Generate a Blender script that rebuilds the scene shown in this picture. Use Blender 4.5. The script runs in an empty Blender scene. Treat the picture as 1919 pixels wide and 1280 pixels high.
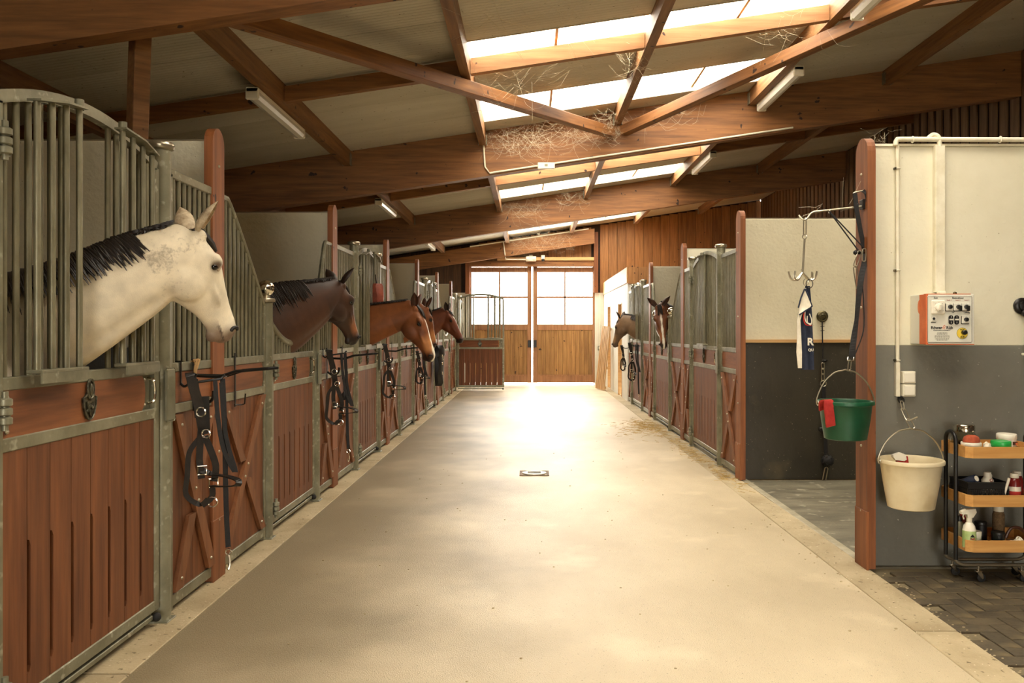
import bpy, bmesh, math, random
from math import sin, cos, pi, radians as R
from mathutils import Vector as V, Matrix, noise as mnoise
random.seed(7)
SC = bpy.context.scene
COL = SC.collection

# ---------------------------------------------------------------- camera, sky, exposure
cam_d = bpy.data.cameras.new('camera'); cam = bpy.data.objects.new('camera', cam_d); COL.objects.link(cam)
cam.location = (0, 0, 1.45); cam.rotation_euler = (pi/2, 0, 0)
cam_d.sensor_width = 36.0; cam_d.lens = 36.0*1550/1919
cam_d.shift_x = -(993-959.5)/1919; cam_d.shift_y = -(640-622)/1919
cam_d.clip_start = 0.05; cam_d.clip_end = 200
SC.camera = cam
world = bpy.data.worlds.new('overcast'); SC.world = world; world.use_nodes = True
wn = world.node_tree.nodes; wl = world.node_tree.links
bg = wn['Background']; bg.inputs[0].default_value = (1.0, 0.952, 0.87, 1); bg.inputs[1].default_value = 10.0
SC.view_settings.view_transform = 'Standard'; SC.view_settings.look = 'None'
SC.view_settings.exposure = 1.1; SC.view_settings.gamma = 1.0
SC.view_settings.use_curve_mapping = False
SC.cycles.max_bounces = 10; SC.cycles.diffuse_bounces = 6; SC.cycles.glossy_bounces = 4
SC.cycles.transparent_max_bounces = 12; SC.cycles.sample_clamp_indirect = 6.0
SC.cycles.use_denoising = True
SC.cycles.caustics_reflective = False; SC.cycles.caustics_refractive = False

def portal(loc, rot, sx, sy):
    d = bpy.data.lights.new('daylight_portal', 'AREA'); d.shape = 'RECTANGLE'; d.size = sx; d.size_y = sy
    d.cycles.is_portal = True
    o = bpy.data.objects.new('daylight_portal', d); o.location = loc; o.rotation_euler = rot; COL.objects.link(o)
ROOF0, SLOPE = 4.14, 0.15            # underside of the roof sheets: z = ROOF0 + SLOPE*x
def roofz(x): return ROOF0 + SLOPE*x
SKX0, SKX1 = -0.60, 2.86
BANDS = []
for b in (-3, -2, -1, 0, 1, 2, 3):
    o = 4.8 + 5.9*(b-0)
    for a, c in ((2.62, 3.52), (4.52, 5.46)):
        if -10.9 < o+a and o+c < 22.7: BANDS.append((o+a, o+c))
for y0, y1 in BANDS:
    xm = (SKX0+SKX1)/2
    portal((xm, (y0+y1)/2, roofz(xm)+0.12), (0, -math.atan(SLOPE), 0), (SKX1-SKX0)*1.012, y1-y0)
WASH_FILL = (3.00, 4.50, 5.40, 7.30)              # added roof light out of view, put in to brighten the wash bay
portal((3.75, 6.35, roofz(3.75)+0.12), (0, -math.atan(SLOPE), 0), 1.52, 1.9)
for xm in (-0.85, 0.97): portal((xm, 23.05, 2.4), (-pi/2, 0, 0), 1.75, 1.65)
portal((0.1, -11.2, 1.45), (pi/2, 0, 0), 3.85, 2.95)

# ---------------------------------------------------------------- materials
def lin(c):
    c = c/255.0
    return c/12.92 if c <= 0.04045 else ((c+0.055)/1.055)**2.4
def rgb(r, g, b): return (lin(r), lin(g), lin(b), 1.0)
MATS = {}
def mat(name, col, rough=0.6, metal=0.0, col2=None, scale=6.0, stretch=(1, 1, 1), bump=0.0, bscale=None, detail=5.0, lo=0.35, hi=0.65,
        rnd=0.0, spots=None, spec=0.5, rough2=None, coords='Object', trans=0.0, bstretch=None, dirt=None):
    m = bpy.data.materials.new(name); m.use_nodes = True; MATS[name] = m
    nt = m.node_tree; n = nt.nodes; l = nt.links; p = n['Principled BSDF']
    p.inputs['Base Color'].default_value = col; p.inputs['Roughness'].default_value = rough; p.inputs['Metallic'].default_value = metal
    p.inputs['Specular IOR Level'].default_value = spec
    if trans: p.inputs['Transmission Weight'].default_value = trans
    need = col2 is not None or bump or rnd or spots or dirt
    if not need: return m
    tc = n.new('ShaderNodeTexCoord'); mp = n.new('ShaderNodeMapping'); mp.inputs['Scale'].default_value = stretch
    l.new(tc.outputs[coords], mp.inputs[0]); src = mp.outputs[0]
    oi = n.new('ShaderNodeObjectInfo')
    if rnd:
        ad = n.new('ShaderNodeVectorMath'); ad.operation = 'MULTIPLY_ADD'
        ad.inputs[1].default_value = (1, 1, 1)
        cx = n.new('ShaderNodeCombineXYZ'); mu = n.new('ShaderNodeMath'); mu.operation = 'MULTIPLY'; mu.inputs[1].default_value = 37.0
        l.new(oi.outputs['Random'], mu.inputs[0])
        for k in range(3): l.new(mu.outputs[0], cx.inputs[k])
        l.new(src, ad.inputs[0]); l.new(cx.outputs[0], ad.inputs[2]); src = ad.outputs[0]
    cur = None
    if col2 is not None:
        nz = n.new('ShaderNodeTexNoise'); nz.inputs['Scale'].default_value = scale; nz.inputs['Detail'].default_value = detail
        nz.inputs['Roughness'].default_value = 0.62
        l.new(src, nz.inputs['Vector'])
        mr = n.new('ShaderNodeMapRange'); mr.inputs[1].default_value = lo; mr.inputs[2].default_value = hi
        l.new(nz.outputs[0], mr.inputs[0])
        mx = n.new('ShaderNodeMix'); mx.data_type = 'RGBA'; mx.inputs[6].default_value = col; mx.inputs[7].default_value = col2
        l.new(mr.outputs[0], mx.inputs[0]); cur = mx.outputs[2]
        if rough2 is not None:
            rr = n.new('ShaderNodeMapRange'); rr.inputs[3].default_value = rough; rr.inputs[4].default_value = rough2
            l.new(mr.outputs[0], rr.inputs[0]); l.new(rr.outputs[0], p.inputs['Roughness'])
    else:
        c = n.new('ShaderNodeRGB'); c.outputs[0].default_value = col; cur = c.outputs[0]
    if rnd:
        hs = n.new('ShaderNodeHueSaturation'); v = n.new('ShaderNodeMapRange')
        v.inputs[3].default_value = 1-rnd; v.inputs[4].default_value = 1+rnd
        l.new(oi.outputs['Random'], v.inputs[0]); l.new(v.outputs[0], hs.inputs['Value']); l.new(cur, hs.inputs['Color']); cur = hs.outputs[0]
    for sp in ([spots] if spots and not isinstance(spots, list) else (spots or [])):
        sc_, th, cl, wid = sp[:4]
        nz = n.new('ShaderNodeTexNoise'); nz.inputs['Scale'].default_value = sc_; nz.inputs['Detail'].default_value = sp[4] if len(sp) > 4 else 2.0
        l.new(tc.outputs[coords], nz.inputs['Vector'])
        mr = n.new('ShaderNodeMapRange'); mr.inputs[1].default_value = th; mr.inputs[2].default_value = th+wid
        l.new(nz.outputs[0], mr.inputs[0])
        mx = n.new('ShaderNodeMix'); mx.data_type = 'RGBA'; mx.inputs[7].default_value = cl
        l.new(mr.outputs[0], mx.inputs[0]); l.new(cur, mx.inputs[6]); cur = mx.outputs[2]
    l.new(cur, p.inputs['Base Color'])
    if bump:
        nb = n.new('ShaderNodeTexNoise'); nb.inputs['Scale'].default_value = bscale or scale*3; nb.inputs['Detail'].default_value = 4.0
        if bstretch:
            m2 = n.new('ShaderNodeMapping'); m2.inputs['Scale'].default_value = bstretch; l.new(tc.outputs[coords], m2.inputs[0]); l.new(m2.outputs[0], nb.inputs['Vector'])
        else: l.new(src, nb.inputs['Vector'])
        bp = n.new('ShaderNodeBump'); bp.inputs['Strength'].default_value = 1.0; bp.inputs['Distance'].default_value = bump
        l.new(nb.outputs[0], bp.inputs['Height']); l.new(bp.outputs[0], p.inputs['Normal'])
    return m
def wood(name, c1, c2, axis, rough=0.55, knots=True, rnd=0.12, sc=1.0):
    st = [14*sc, 14*sc, 14*sc]; st['xyz'.index(axis)] = 0.9*sc
    return mat(name, c1, rough, 0, c2, 1.6, tuple(st), 0.0012, 3.0, 6.0, 0.30, 0.72, rnd,
               [(9.0, 0.70, rgb(46, 24, 12), 0.03)] if knots else None)
G = lambda n: MATS[n]
wood('gate_wood', rgb(132, 80, 45), rgb(86, 47, 24), 'z', 0.60, False)
wood('gate_wood_x', rgb(142, 87, 50), rgb(96, 54, 28), 'x', 0.60, False)
wood('brace_wood', rgb(138, 87, 50), rgb(98, 58, 31), 'z', 0.60, False)
wood('post_wood', rgb(150, 90, 48), rgb(106, 60, 29), 'z', 0.60, True)
wood('beam_wood', rgb(154, 103, 55), rgb(100, 62, 28), 'x', 0.6, True, 0.05)
wood('purlin_wood', rgb(150, 106, 64), rgb(98, 64, 34), 'y', 0.6, True, 0.08)
wood('board_wood', rgb(174, 122, 70), rgb(124, 82, 42), 'z', 0.6, True, 0.16)
wood('door_wood', rgb(176, 134, 80), rgb(120, 82, 42), 'z', 0.6, True, 0.12)
wood('door_frame_wood', rgb(168, 122, 84), rgb(128, 88, 58), 'z', 0.6, False, 0.08)
wood('slat_wood', rgb(136, 106, 76), rgb(98, 74, 50), 'z', 0.75, False, 0.15)
wood('pale_wood', rgb(214, 172, 116), rgb(186, 138, 84), 'x', 0.5, False, 0.06)
wood('noggin_wood_lit', rgb(176, 128, 84), rgb(136, 92, 56), 'x', 0.65, True, 0.05)  # lighter copy of the beam wood: skylight on the middle noggins put into colour
wood('rack_wood', rgb(206, 172, 126), rgb(168, 128, 84), 'z', 0.6, False, 0.1)
mat('galv', rgb(150, 147, 124), 0.42, 0.35, rgb(112, 109, 88), 5, (1, 1, 1), 0.0006, 40, 6, 0.32, 0.68, 0.05, [(22, 0.62, rgb(172, 169, 148), 0.10)])
mat('galv_bar', rgb(142, 137, 112), 0.42, 0.35, rgb(104, 99, 76), 9, (1, 1, 0.5), 0.0006, 40, 6, 0.32, 0.68, 0.08)
mat('chrome', rgb(214, 208, 192), 0.12, 1.0)
mat('steel', rgb(190, 182, 160), 0.28, 0.9)
mat('old_brass', rgb(120, 112, 84), 0.35, 0.9, rgb(70, 66, 50), 30)
mat('pewter', rgb(120, 116, 98), 0.35, 0.85, rgb(62, 60, 50), 40, bump=0.002, bscale=60)
mat('black_metal', rgb(24, 22, 20), 0.35, 0.2)
mat('black_plastic', rgb(20, 19, 18), 0.4)
mat('rubber', rgb(26, 24, 22), 0.75)
mat('leather', rgb(34, 26, 20), 0.42, 0, rgb(20, 15, 12), 30, bump=0.0006, bscale=120)
mat('webbing', rgb(20, 19, 20), 0.75, 0, rgb(32, 30, 30), 60)
mat('brown_leather', rgb(92, 52, 30), 0.45, 0, rgb(60, 32, 18), 20)
mat('wall_white', rgb(222, 217, 194), 0.65, 0, rgb(208, 202, 176), 1.1, (1, 1, 1), 0.004, 26, 5, 0.35, 0.7, 0.0, [(60, 0.745, rgb(168, 158, 130), 0.03)])
mat('wall_rough', rgb(226, 220, 194), 0.7, 0, rgb(212, 204, 176), 1.4, (1, 1, 1), 0.0035, 34, 5, 0.35, 0.7, 0.0, [(60, 0.74, rgb(130, 120, 94), 0.03)])
mat('wall_grey', rgb(122, 120, 108), 0.55, 0, rgb(104, 102, 92), 1.6, (1, 1, 1), 0.003, 30, 5, 0.35, 0.7, 0.0, [(48, 0.735, rgb(196, 192, 176), 0.02)])
mat('wall_blue_grey', rgb(104, 108, 112), 0.5, 0, rgb(84, 88, 92), 2.0, (1, 1, 1), 0.004, 30)
mat('wall_black', rgb(62, 57, 46), 0.5, 0, rgb(42, 38, 30), 1.5, (1, 1, 0.6), 0.003, 30, 6, 0.35, 0.7, 0.0, [(2.3, 0.62, rgb(84, 76, 56), 0.12, 6.0), (60, 0.73, rgb(150, 140, 112), 0.02)])
mat('concrete_white', rgb(228, 226, 214), 0.6, 0, rgb(208, 204, 190), 1.2, (1, 1, 1), 0.003, 30)
mat('kerb', rgb(196, 180, 146), 0.75, 0, rgb(158, 140, 106), 2.2, (1, 1, 1), 0.004, 60, 7, 0.3, 0.7, 0.06, [(30, 0.66, rgb(110, 96, 68), 0.06), (55, 0.70, rgb(226, 214, 184), 0.03)])
mat('joint_mortar', rgb(120, 108, 82), 0.9)
mat('steel_strip', rgb(196, 188, 164), 0.5, 0.3, rgb(160, 150, 124), 6)
mat('wash_floor', rgb(136, 129, 108), 0.55, 0, rgb(92, 86, 70), 1.6, (1, 3, 1), 0.006, 60, 7, 0.35, 0.65, 0.0, [(9, 0.60, rgb(168, 160, 138), 0.10, 6.0)])
mat('brick', rgb(96, 84, 62), 0.7, 0, rgb(62, 54, 40), 7, (1, 1, 1), 0.004, 60, 6, 0.3, 0.7, 0.14, [(3.0, 0.60, rgb(122, 106, 74), 0.12)])
mat('stall_floor', rgb(150, 124, 80), 0.9, 0, rgb(96, 76, 46), 14, bump=0.03, bscale=30)
mat('dark_wood', rgb(58, 38, 24), 0.8, 0, rgb(38, 24, 14), 3)
mat('dark_board', rgb(96, 66, 42), 0.7, 0, rgb(60, 40, 24), 2, (10, 10, 0.8), rnd=0.2)
mat('white_plastic', rgb(236, 230, 212), 0.35)
mat('cream_plastic', rgb(226, 220, 200), 0.4)
mat('tube_plastic', rgb(226, 224, 214), 0.25)
mat('pipe_cream', rgb(232, 226, 204), 0.45, 0, rgb(214, 206, 178), 8)
mat('cobweb', rgb(226, 214, 184), 0.9)
mat('straw', rgb(206, 178, 112), 0.8, 0, rgb(170, 138, 80), 9)
mat('twine', rgb(176, 140, 92), 0.9)
mat('outside', rgb(214, 210, 200), 0.8)
mat('black_ink', rgb(18, 18, 18), 0.6)
mat('red_ink', rgb(150, 60, 48), 0.6)
mat('red_cloth', rgb(190, 52, 44), 0.85, 0, rgb(160, 36, 32), 20)
mat('orange_tape', rgb(226, 124, 74), 0.5, 0, rgb(206, 100, 54), 8)
mat('green_plastic', rgb(22, 84, 54), 0.4, 0, rgb(14, 66, 42), 5)
mat('bucket_cream', rgb(232, 220, 186), 0.45, 0, rgb(206, 186, 140), 3.5, (1, 1, 1), 0, None, 5, 0.4, 0.8, 0.0, [(5, 0.60, rgb(176, 152, 104), 0.2)])
mat('bamboo', rgb(214, 164, 98), 0.4, 0, rgb(190, 136, 72), 2.0, (1.2, 14, 14), 0, None, 5, 0.3, 0.7)
mat('yellow_label', rgb(236, 204, 70), 0.5)
mat('panel_white', rgb(222, 220, 206), 0.4)
mat('navy', rgb(42, 50, 70), 0.85, 0, rgb(30, 36, 54), 30)
mat('cloth_white', rgb(234, 228, 210), 0.85, 0, rgb(216, 208, 186), 30)

# ---------------------------------------------------------------- mesh builder
class MB:
    def __init__(s): s.v = []; s.f = []; s.smooth = []
    def add(s, vs, fs, sm=False, M=None):
        b = len(s.v)
        s.v += [tuple(M @ V(p)) if M is not None else tuple(p) for p in vs]
        s.f += [tuple(b+i for i in f) for f in fs]; s.smooth += [sm]*len(fs)
        return s
    def box(s, x0, x1, y0, y1, z0, z1, c=0.0, M=None):
        if x0 > x1: x0, x1 = x1, x0
        if y0 > y1: y0, y1 = y1, y0
        if z0 > z1: z0, z1 = z1, z0
        if not c:
            vs = [(x, y, z) for z in (z0, z1) for y in (y0, y1) for x in (x0, x1)]
            fs = [(0, 2, 3, 1), (4, 5, 7, 6), (0, 1, 5, 4), (2, 6, 7, 3), (0, 4, 6, 2), (1, 3, 7, 5)]
            return s.add(vs, fs, False, M)
        # chamfered box: one vertex per (corner, axis)
        vs = []; ix = {}
        X = (x0, x1); Y = (y0, y1); Z = (z0, z1)
        for i in (0, 1):
            for j in (0, 1):
                for k in (0, 1):
                    p = (X[i], Y[j], Z[k]); sg = (1-2*i, 1-2*j, 1-2*k)
                    for a in range(3):
                        q = [p[t] + (0 if t == a else sg[t]*c) for t in range(3)]
                        ix[i, j, k, a] = len(vs); vs.append(tuple(q))
        fs = []
        for i in (0, 1):
            fs.append([ix[i, 0, 0, 0], ix[i, 1, 0, 0], ix[i, 1, 1, 0], ix[i, 0, 1, 0]])
            fs.append([ix[0, i, 0, 1], ix[1, i, 0, 1], ix[1, i, 1, 1], ix[0, i, 1, 1]])
            fs.append([ix[0, 0, i, 2], ix[1, 0, i, 2], ix[1, 1, i, 2], ix[0, 1, i, 2]])
            for j in (0, 1):
                fs.append([ix[i, j, 0, 0], ix[i, j, 1, 0], ix[i, j, 1, 1], ix[i, j, 0, 1]])
                fs.append([ix[i, 0, j, 0], ix[i, 1, j, 0], ix[i, 1, j, 2], ix[i, 0, j, 2]])
                fs.append([ix[0, i, j, 1], ix[1, i, j, 1], ix[1, i, j, 2], ix[0, i, j, 2]])
                for k in (0, 1): fs.append([ix[i, j, k, 0], ix[i, j, k, 1], ix[i, j, k, 2]])
        ctr = V(((x0+x1)/2, (y0+y1)/2, (z0+z1)/2)); out = []
        for f in fs:
            a, b, d = (V(vs[f[t]]) for t in range(3))
            fc = sum((V(vs[t]) for t in f), V())/len(f)
            out.append(tuple(f) if (b-a).cross(d-a).dot(fc-ctr) > 0 else tuple(reversed(f)))
        return s.add(vs, out, False, M)
    def prism(s, poly, y0, y1, M=None):
        """polygon in x,z extruded along y (y0 < y1)"""
        n = len(poly)
        ar = sum(poly[i][0]*poly[(i+1) % n][1]-poly[(i+1) % n][0]*poly[i][1] for i in range(n))
        if ar < 0: poly = list(reversed(poly))
        vs = [(x, y0, z) for x, z in poly]+[(x, y1, z) for x, z in poly]
        fs = [tuple(range(n)), tuple(reversed(range(n, 2*n)))]
        fs += [(j, i, n+i, n+j) for i in range(n) for j in [(i+1) % n]]
        return s.add(vs, fs, False, M)
    def lathe(s, prof, n=20, M=None, smooth=True):
        """profile of (r, z) from bottom to top"""
        vs = []; fs = []
        for r, z in prof:
            vs += [(max(r, 1e-5)*cos(2*pi*i/n), max(r, 1e-5)*sin(2*pi*i/n), z) for i in range(n)]
        for k in range(len(prof)-1):
            fs += [(k*n+i, k*n+(i+1) % n, (k+1)*n+(i+1) % n, (k+1)*n+i) for i in range(n)]
        fs.append(tuple(reversed(range(n)))); fs.append(tuple(range((len(prof)-1)*n, len(prof)*n)))
        return s.add(vs, fs, smooth, M)
    def cyl(s, r, z0, z1, n=12, M=None): 
        return s.lathe([(r, z0), (r, z1)], n, M)
    def tube(s, pts, r, n=8, closed=False, M=None, flat=None, up=None, cap=True):
        """tube along points; flat=(w,t): a band with width w and thickness t; up: preferred width direction"""
        P = [V(p) for p in pts]; m = len(P); vs = []; fs = []
        rr = r if isinstance(r, (list, tuple)) else [r]*m
        prev = None
        for i in range(m):
            if closed: t = P[(i+1) % m]-P[i-1]
            else: t = P[min(i+1, m-1)]-P[max(i-1, 0)]
            if t.length < 1e-9: t = V((0, 0, 1))
            t.normalize()
            if up is not None:
                a = V(up[i] if isinstance(up, list) else up); a = a-t*a.dot(t)
                if a.length < 1e-4: a = prev if prev is not None else t.orthogonal()
            elif prev is None: a = t.orthogonal()
            else:
                a = prev-t*prev.dot(t)
                if a.length < 1e-6: a = t.orthogonal()
            a.normalize(); b = t.cross(a); prev = a
            if flat:
                w, th = flat[0]/2, flat[1]/2
                ring = [P[i]+a*w+b*th, P[i]-a*w+b*th, P[i]-a*w-b*th, P[i]+a*w-b*th]
            else: ring = [P[i]+(a*cos(2*pi*k/n)+b*sin(2*pi*k/n))*rr[i] for k in range(n)]
            vs += ring
        k = 4 if flat else n
        for i in range(m if closed else m-1):
            j = (i+1) % m
            fs += [(i*k+q, i*k+(q+1) % k, j*k+(q+1) % k, j*k+q) for q in range(k)]
        if not closed and cap: fs += [tuple(reversed(range(k))), tuple(range((m-1)*k, m*k))]
        return s.add(vs, fs, not flat, M)
    def ball(s, c, r, n=16, m=10, M=None):
        rx, ry, rz = r if isinstance(r, (list, tuple)) else (r, r, r)
        vs = [(c[0], c[1], c[2]-rz)]; fs = []
        for j in range(1, m):
            a = -pi/2+pi*j/m
            vs += [(c[0]+rx*cos(a)*cos(2*pi*i/n), c[1]+ry*cos(a)*sin(2*pi*i/n), c[2]+rz*sin(a)) for i in range(n)]
        vs.append((c[0], c[1], c[2]+rz)); T = len(vs)-1
        for i in range(n):
            i2 = (i+1) % n
            fs.append((0, 1+i2, 1+i)); fs.append((T, 1+(m-2)*n+i, 1+(m-2)*n+i2))
            for j in range(m-2): fs.append((1+j*n+i, 1+j*n+i2, 1+(j+1)*n+i2, 1+(j+1)*n+i))
        return s.add(vs, fs, True, M)
    def torus(s, c, Rr, r, axis='z', n=20, k=8, sx=1.0, M=None):
        pts = []
        for i in range(n):
            a = 2*pi*i/n; u, w = Rr*cos(a)*sx, Rr*sin(a)
            q = {'z': (u, w, 0), 'y': (u, 0, w), 'x': (0, u, w)}[axis]
            pts.append((c[0]+q[0], c[1]+q[1], c[2]+q[2]))
        return s.tube(pts, r, k, True, M)
    def mesh(s, name, m=None):
        me = bpy.data.meshes.new(name); me.from_pydata(s.v, [], s.f)
        me.polygons.foreach_set('use_smooth', s.smooth); me.update()
        if any(s.smooth): me.set_sharp_from_angle(angle=R(42))
        if m is not None: me.materials.append(G(m) if isinstance(m, str) else m)
        return me
    def build(s, name, m, parent=None, loc=(0, 0, 0), rz=0.0):
        return link(name, s.mesh(name, m), parent, loc, rz)
def link(name, me, parent=None, loc=(0, 0, 0), rz=0.0):
    o = bpy.data.objects.new(name, me); COL.objects.link(o); o.location = loc; o.rotation_euler[2] = rz
    if parent is not None: o.parent = parent
    return o
def tag(o, label, cat, group=None):
    o['label'] = label; o['category'] = cat
    if group: o['group'] = group
    return o
def thing(name, label, cat, loc=(0, 0, 0), rz=0.0, group=None):
    return tag(link(name, None, None, loc, rz), label, cat, group)
def struct(o): o['kind'] = 'structure'; return o
def stuff(o): o['kind'] = 'stuff'; return o
def smooth_pts(pts, n=6, closed=False):
    P = [V(p) for p in pts]; m = len(P); out = []
    rng = range(m) if closed else range(m-1)
    for i in rng:
        if closed: a, b, c, d = P[i-1], P[i], P[(i+1) % m], P[(i+2) % m]
        else: a, b, c, d = P[max(i-1, 0)], P[i], P[i+1], P[min(i+2, m-1)]
        for k in range(n):
            t = k/n
            out.append(0.5*((2*b)+(c-a)*t+(2*a-5*b+4*c-d)*t*t+(3*b-a-3*c+d)*t**3))
    if not closed: out.append(P[-1])
    return out
# ================================================================ the building
YB, YE = -11.0, 22.85                     # open rear end, end wall
XL, XR = -5.6, 6.38
# floor of the aisle: speckled asphalt, darker towards the left, with a damp right edge
m = mat('asphalt', rgb(212, 196, 164), 0.34, 0, rgb(188, 172, 140), 0.9, (1, 0.55, 1), 0.0035, 190, 8, 0.34, 0.66, 0.0,
        [(1.5, 0.57, rgb(224, 208, 176), 0.16, 7.0), (85, 0.66, rgb(148, 134, 104), 0.06), (70, 0.74, rgb(236, 228, 204), 0.02)], rough2=0.40)
n_ = m.node_tree.nodes; l_ = m.node_tree.links; p_ = n_['Principled BSDF']
cur_ = p_.inputs['Base Color'].links[0].from_socket          # paler tone on the middle and right, darker grainy tone to the left
tc_ = n_.new('ShaderNodeTexCoord'); sp_ = n_.new('ShaderNodeSeparateXYZ'); l_.new(tc_.outputs['Object'], sp_.inputs[0])
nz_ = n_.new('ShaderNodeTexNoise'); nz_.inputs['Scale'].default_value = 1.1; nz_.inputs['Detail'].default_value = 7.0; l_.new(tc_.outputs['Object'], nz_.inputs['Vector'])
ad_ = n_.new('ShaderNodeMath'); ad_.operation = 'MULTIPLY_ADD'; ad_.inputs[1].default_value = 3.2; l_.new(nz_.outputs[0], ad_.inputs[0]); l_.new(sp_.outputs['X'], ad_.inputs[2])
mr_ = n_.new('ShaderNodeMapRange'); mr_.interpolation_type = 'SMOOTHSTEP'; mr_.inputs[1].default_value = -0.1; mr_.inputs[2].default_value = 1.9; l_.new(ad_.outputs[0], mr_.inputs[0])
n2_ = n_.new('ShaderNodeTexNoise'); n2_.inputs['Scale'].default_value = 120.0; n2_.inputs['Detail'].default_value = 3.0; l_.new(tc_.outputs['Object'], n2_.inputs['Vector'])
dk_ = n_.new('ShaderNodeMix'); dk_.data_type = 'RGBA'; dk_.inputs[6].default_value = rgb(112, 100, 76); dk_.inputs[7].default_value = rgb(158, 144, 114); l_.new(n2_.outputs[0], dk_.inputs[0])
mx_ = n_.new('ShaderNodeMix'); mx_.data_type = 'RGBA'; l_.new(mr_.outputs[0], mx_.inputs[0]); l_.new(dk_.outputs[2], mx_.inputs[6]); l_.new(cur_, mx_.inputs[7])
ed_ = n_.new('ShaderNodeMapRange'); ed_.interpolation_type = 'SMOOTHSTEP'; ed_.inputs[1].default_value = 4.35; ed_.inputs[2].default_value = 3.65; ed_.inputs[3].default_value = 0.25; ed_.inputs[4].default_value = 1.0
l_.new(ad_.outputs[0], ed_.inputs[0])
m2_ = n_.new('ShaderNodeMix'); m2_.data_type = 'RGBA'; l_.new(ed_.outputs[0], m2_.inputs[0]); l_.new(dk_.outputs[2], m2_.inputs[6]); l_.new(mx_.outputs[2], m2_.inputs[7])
l_.new(m2_.outputs[2], p_.inputs['Base Color'])
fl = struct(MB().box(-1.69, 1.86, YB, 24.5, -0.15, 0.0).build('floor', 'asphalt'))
struct(MB().box(XL, -1.96, YB, YE, -0.15, -0.004).build('floor_stalls_left', 'stall_floor'))
struct(MB().box(2.13, XR, 8.1, YE, -0.15, -0.004).build('floor_stalls_right', 'stall_floor'))
struct(MB().box(2.13, XR, 5.1, 8.1, -0.15, -0.002).build('floor_wash_bay', 'wash_floor'))
struct(MB().box(-14, 14, 24.5, 60, -0.2, -0.02).build('ground', 'outside'))
# concrete kerb strips, cast in lengths
def kerb(nm, x0, x1, y0, y1, step):
    root = struct(MB().box(x0, x1, y0, y1, -0.15, -0.006).build(nm, 'joint_mortar'))
    y = y0; k = 0
    while y < y1-0.05:
        e = min(y+step, y1)
        MB().box(x0+0.002, x1-0.002, y+0.004, e-0.004, -0.1, 0.004+0.002*((k*7) % 3-1), 0.004).build('kerb_slab', 'kerb', root)
        y = e; k += 1
kerb('trim_1', -1.96, -1.69, YB, YE, 2.9)
kerb('trim_2', 1.86, 2.07, YB, YE, 3.0)
struct(MB().box(2.07, 2.13, 5.1, 17.3, -0.15, 0.006, 0.003).build('trim_3', 'steel_strip'))
# brick paving in the near right corner: herringbone, every brick a piece
pv = struct(MB().box(2.07, XR, YB, 5.1, -0.15, -0.012).build('floor_brick', 'joint_mortar'))
bl, bw = 0.20, 0.10
brk = {}
def brick_mesh(w, d, k):
    if (w, d, k) not in brk:
        rr = random.Random(k*31+int(w*1000))
        me = MB().box(-w/2+0.003, w/2-0.003, -d/2+0.003, d/2-0.003, -0.06, rr.uniform(-0.001, 0.003), 0.003).mesh('brick', 'brick'); brk[w, d, k] = me
    return brk[w, d, k]
nb = 0; pav_rest = MB()
cand = []
for i in range(0, 26):
    for j in range(22, 52):
        q = (i-j) % 4                       # herringbone: every cell belongs to one lying or one standing brick
        if q == 0: cand.append((2.07+(i+1)*bw, (j+0.5)*bw, bl, bw))
        if q == 3: cand.append((2.07+(i+0.5)*bw, (j+1)*bw, bw, bl))
cand = [c for c in cand if 2.07+c[2]/2-0.02 < c[0] < 4.6 and 2.4 < c[1] < 5.1-c[3]/2]
seen = set()
def vis(c): 
    px = 993+1550*c[0]/c[1]; py = 622+1550*1.45/c[1]
    return px < 1990 and py < 1330
cand.sort(key=lambda c: (not vis(c), c[1]))
for x, y, w, d in cand:
    key = (round(x, 2), round(y, 2), w)
    if key in seen: continue
    seen.add(key)
    if vis((x, y)) and nb < 295:
        link('brick', brick_mesh(w, d, nb % 5), pv, (x, y, 0.0)); nb += 1
    else: pav_rest.box(x-w/2+0.003, x+w/2-0.003, y-d/2+0.003, y+d/2-0.003, -0.06, 0.001, 0.003)
stuff(pav_rest.build('far_brick', 'brick', pv))

# ---- roof: sheets with thickness laid on purlins, skylight strips between
ceil_m = mat('ceiling_sheet', rgb(212, 207, 192), 0.6, 0, rgb(186, 180, 162), 1.0, (0.35, 1.6, 1), 0.0, None, 6, 0.32, 0.7, 0.03, [(26, 0.70, rgb(120, 106, 76), 0.06)])
nt = ceil_m.node_tree; n_, l_ = nt.nodes, nt.links
tcs = n_.new('ShaderNodeTexCoord'); sx_ = n_.new('ShaderNodeSeparateXYZ'); l_.new(tcs.outputs['Object'], sx_.inputs[0])
mm = n_.new('ShaderNodeMath'); mm.operation = 'MULTIPLY'; mm.inputs[1].default_value = 2*pi/0.055; l_.new(sx_.outputs['Y'], mm.inputs[0])
ms = n_.new('ShaderNodeMath'); ms.operation = 'SINE'; l_.new(mm.outputs[0], ms.inputs[0])
mp_ = n_.new('ShaderNodeMapRange'); mp_.inputs[1].default_value = 0.80; mp_.inputs[2].default_value = 1.0; l_.new(ms.outputs[0], mp_.inputs[0])
bp_ = n_.new('ShaderNodeBump'); bp_.invert = True; bp_.inputs['Distance'].default_value = 0.006; l_.new(mp_.outputs[0], bp_.inputs['Height'])
l_.new(bp_.outputs[0], n_['Principled BSDF'].inputs['Normal'])
sky_m = bpy.data.materials.new('skylight_sheet'); sky_m.use_nodes = True; MATS['skylight_sheet'] = sky_m
n_ = sky_m.node_tree.nodes; l_ = sky_m.node_tree.links; p_ = n_['Principled BSDF']
p_.inputs['Base Color'].default_value = rgb(240, 236, 220); p_.inputs['Roughness'].default_value = 0.3
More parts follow.
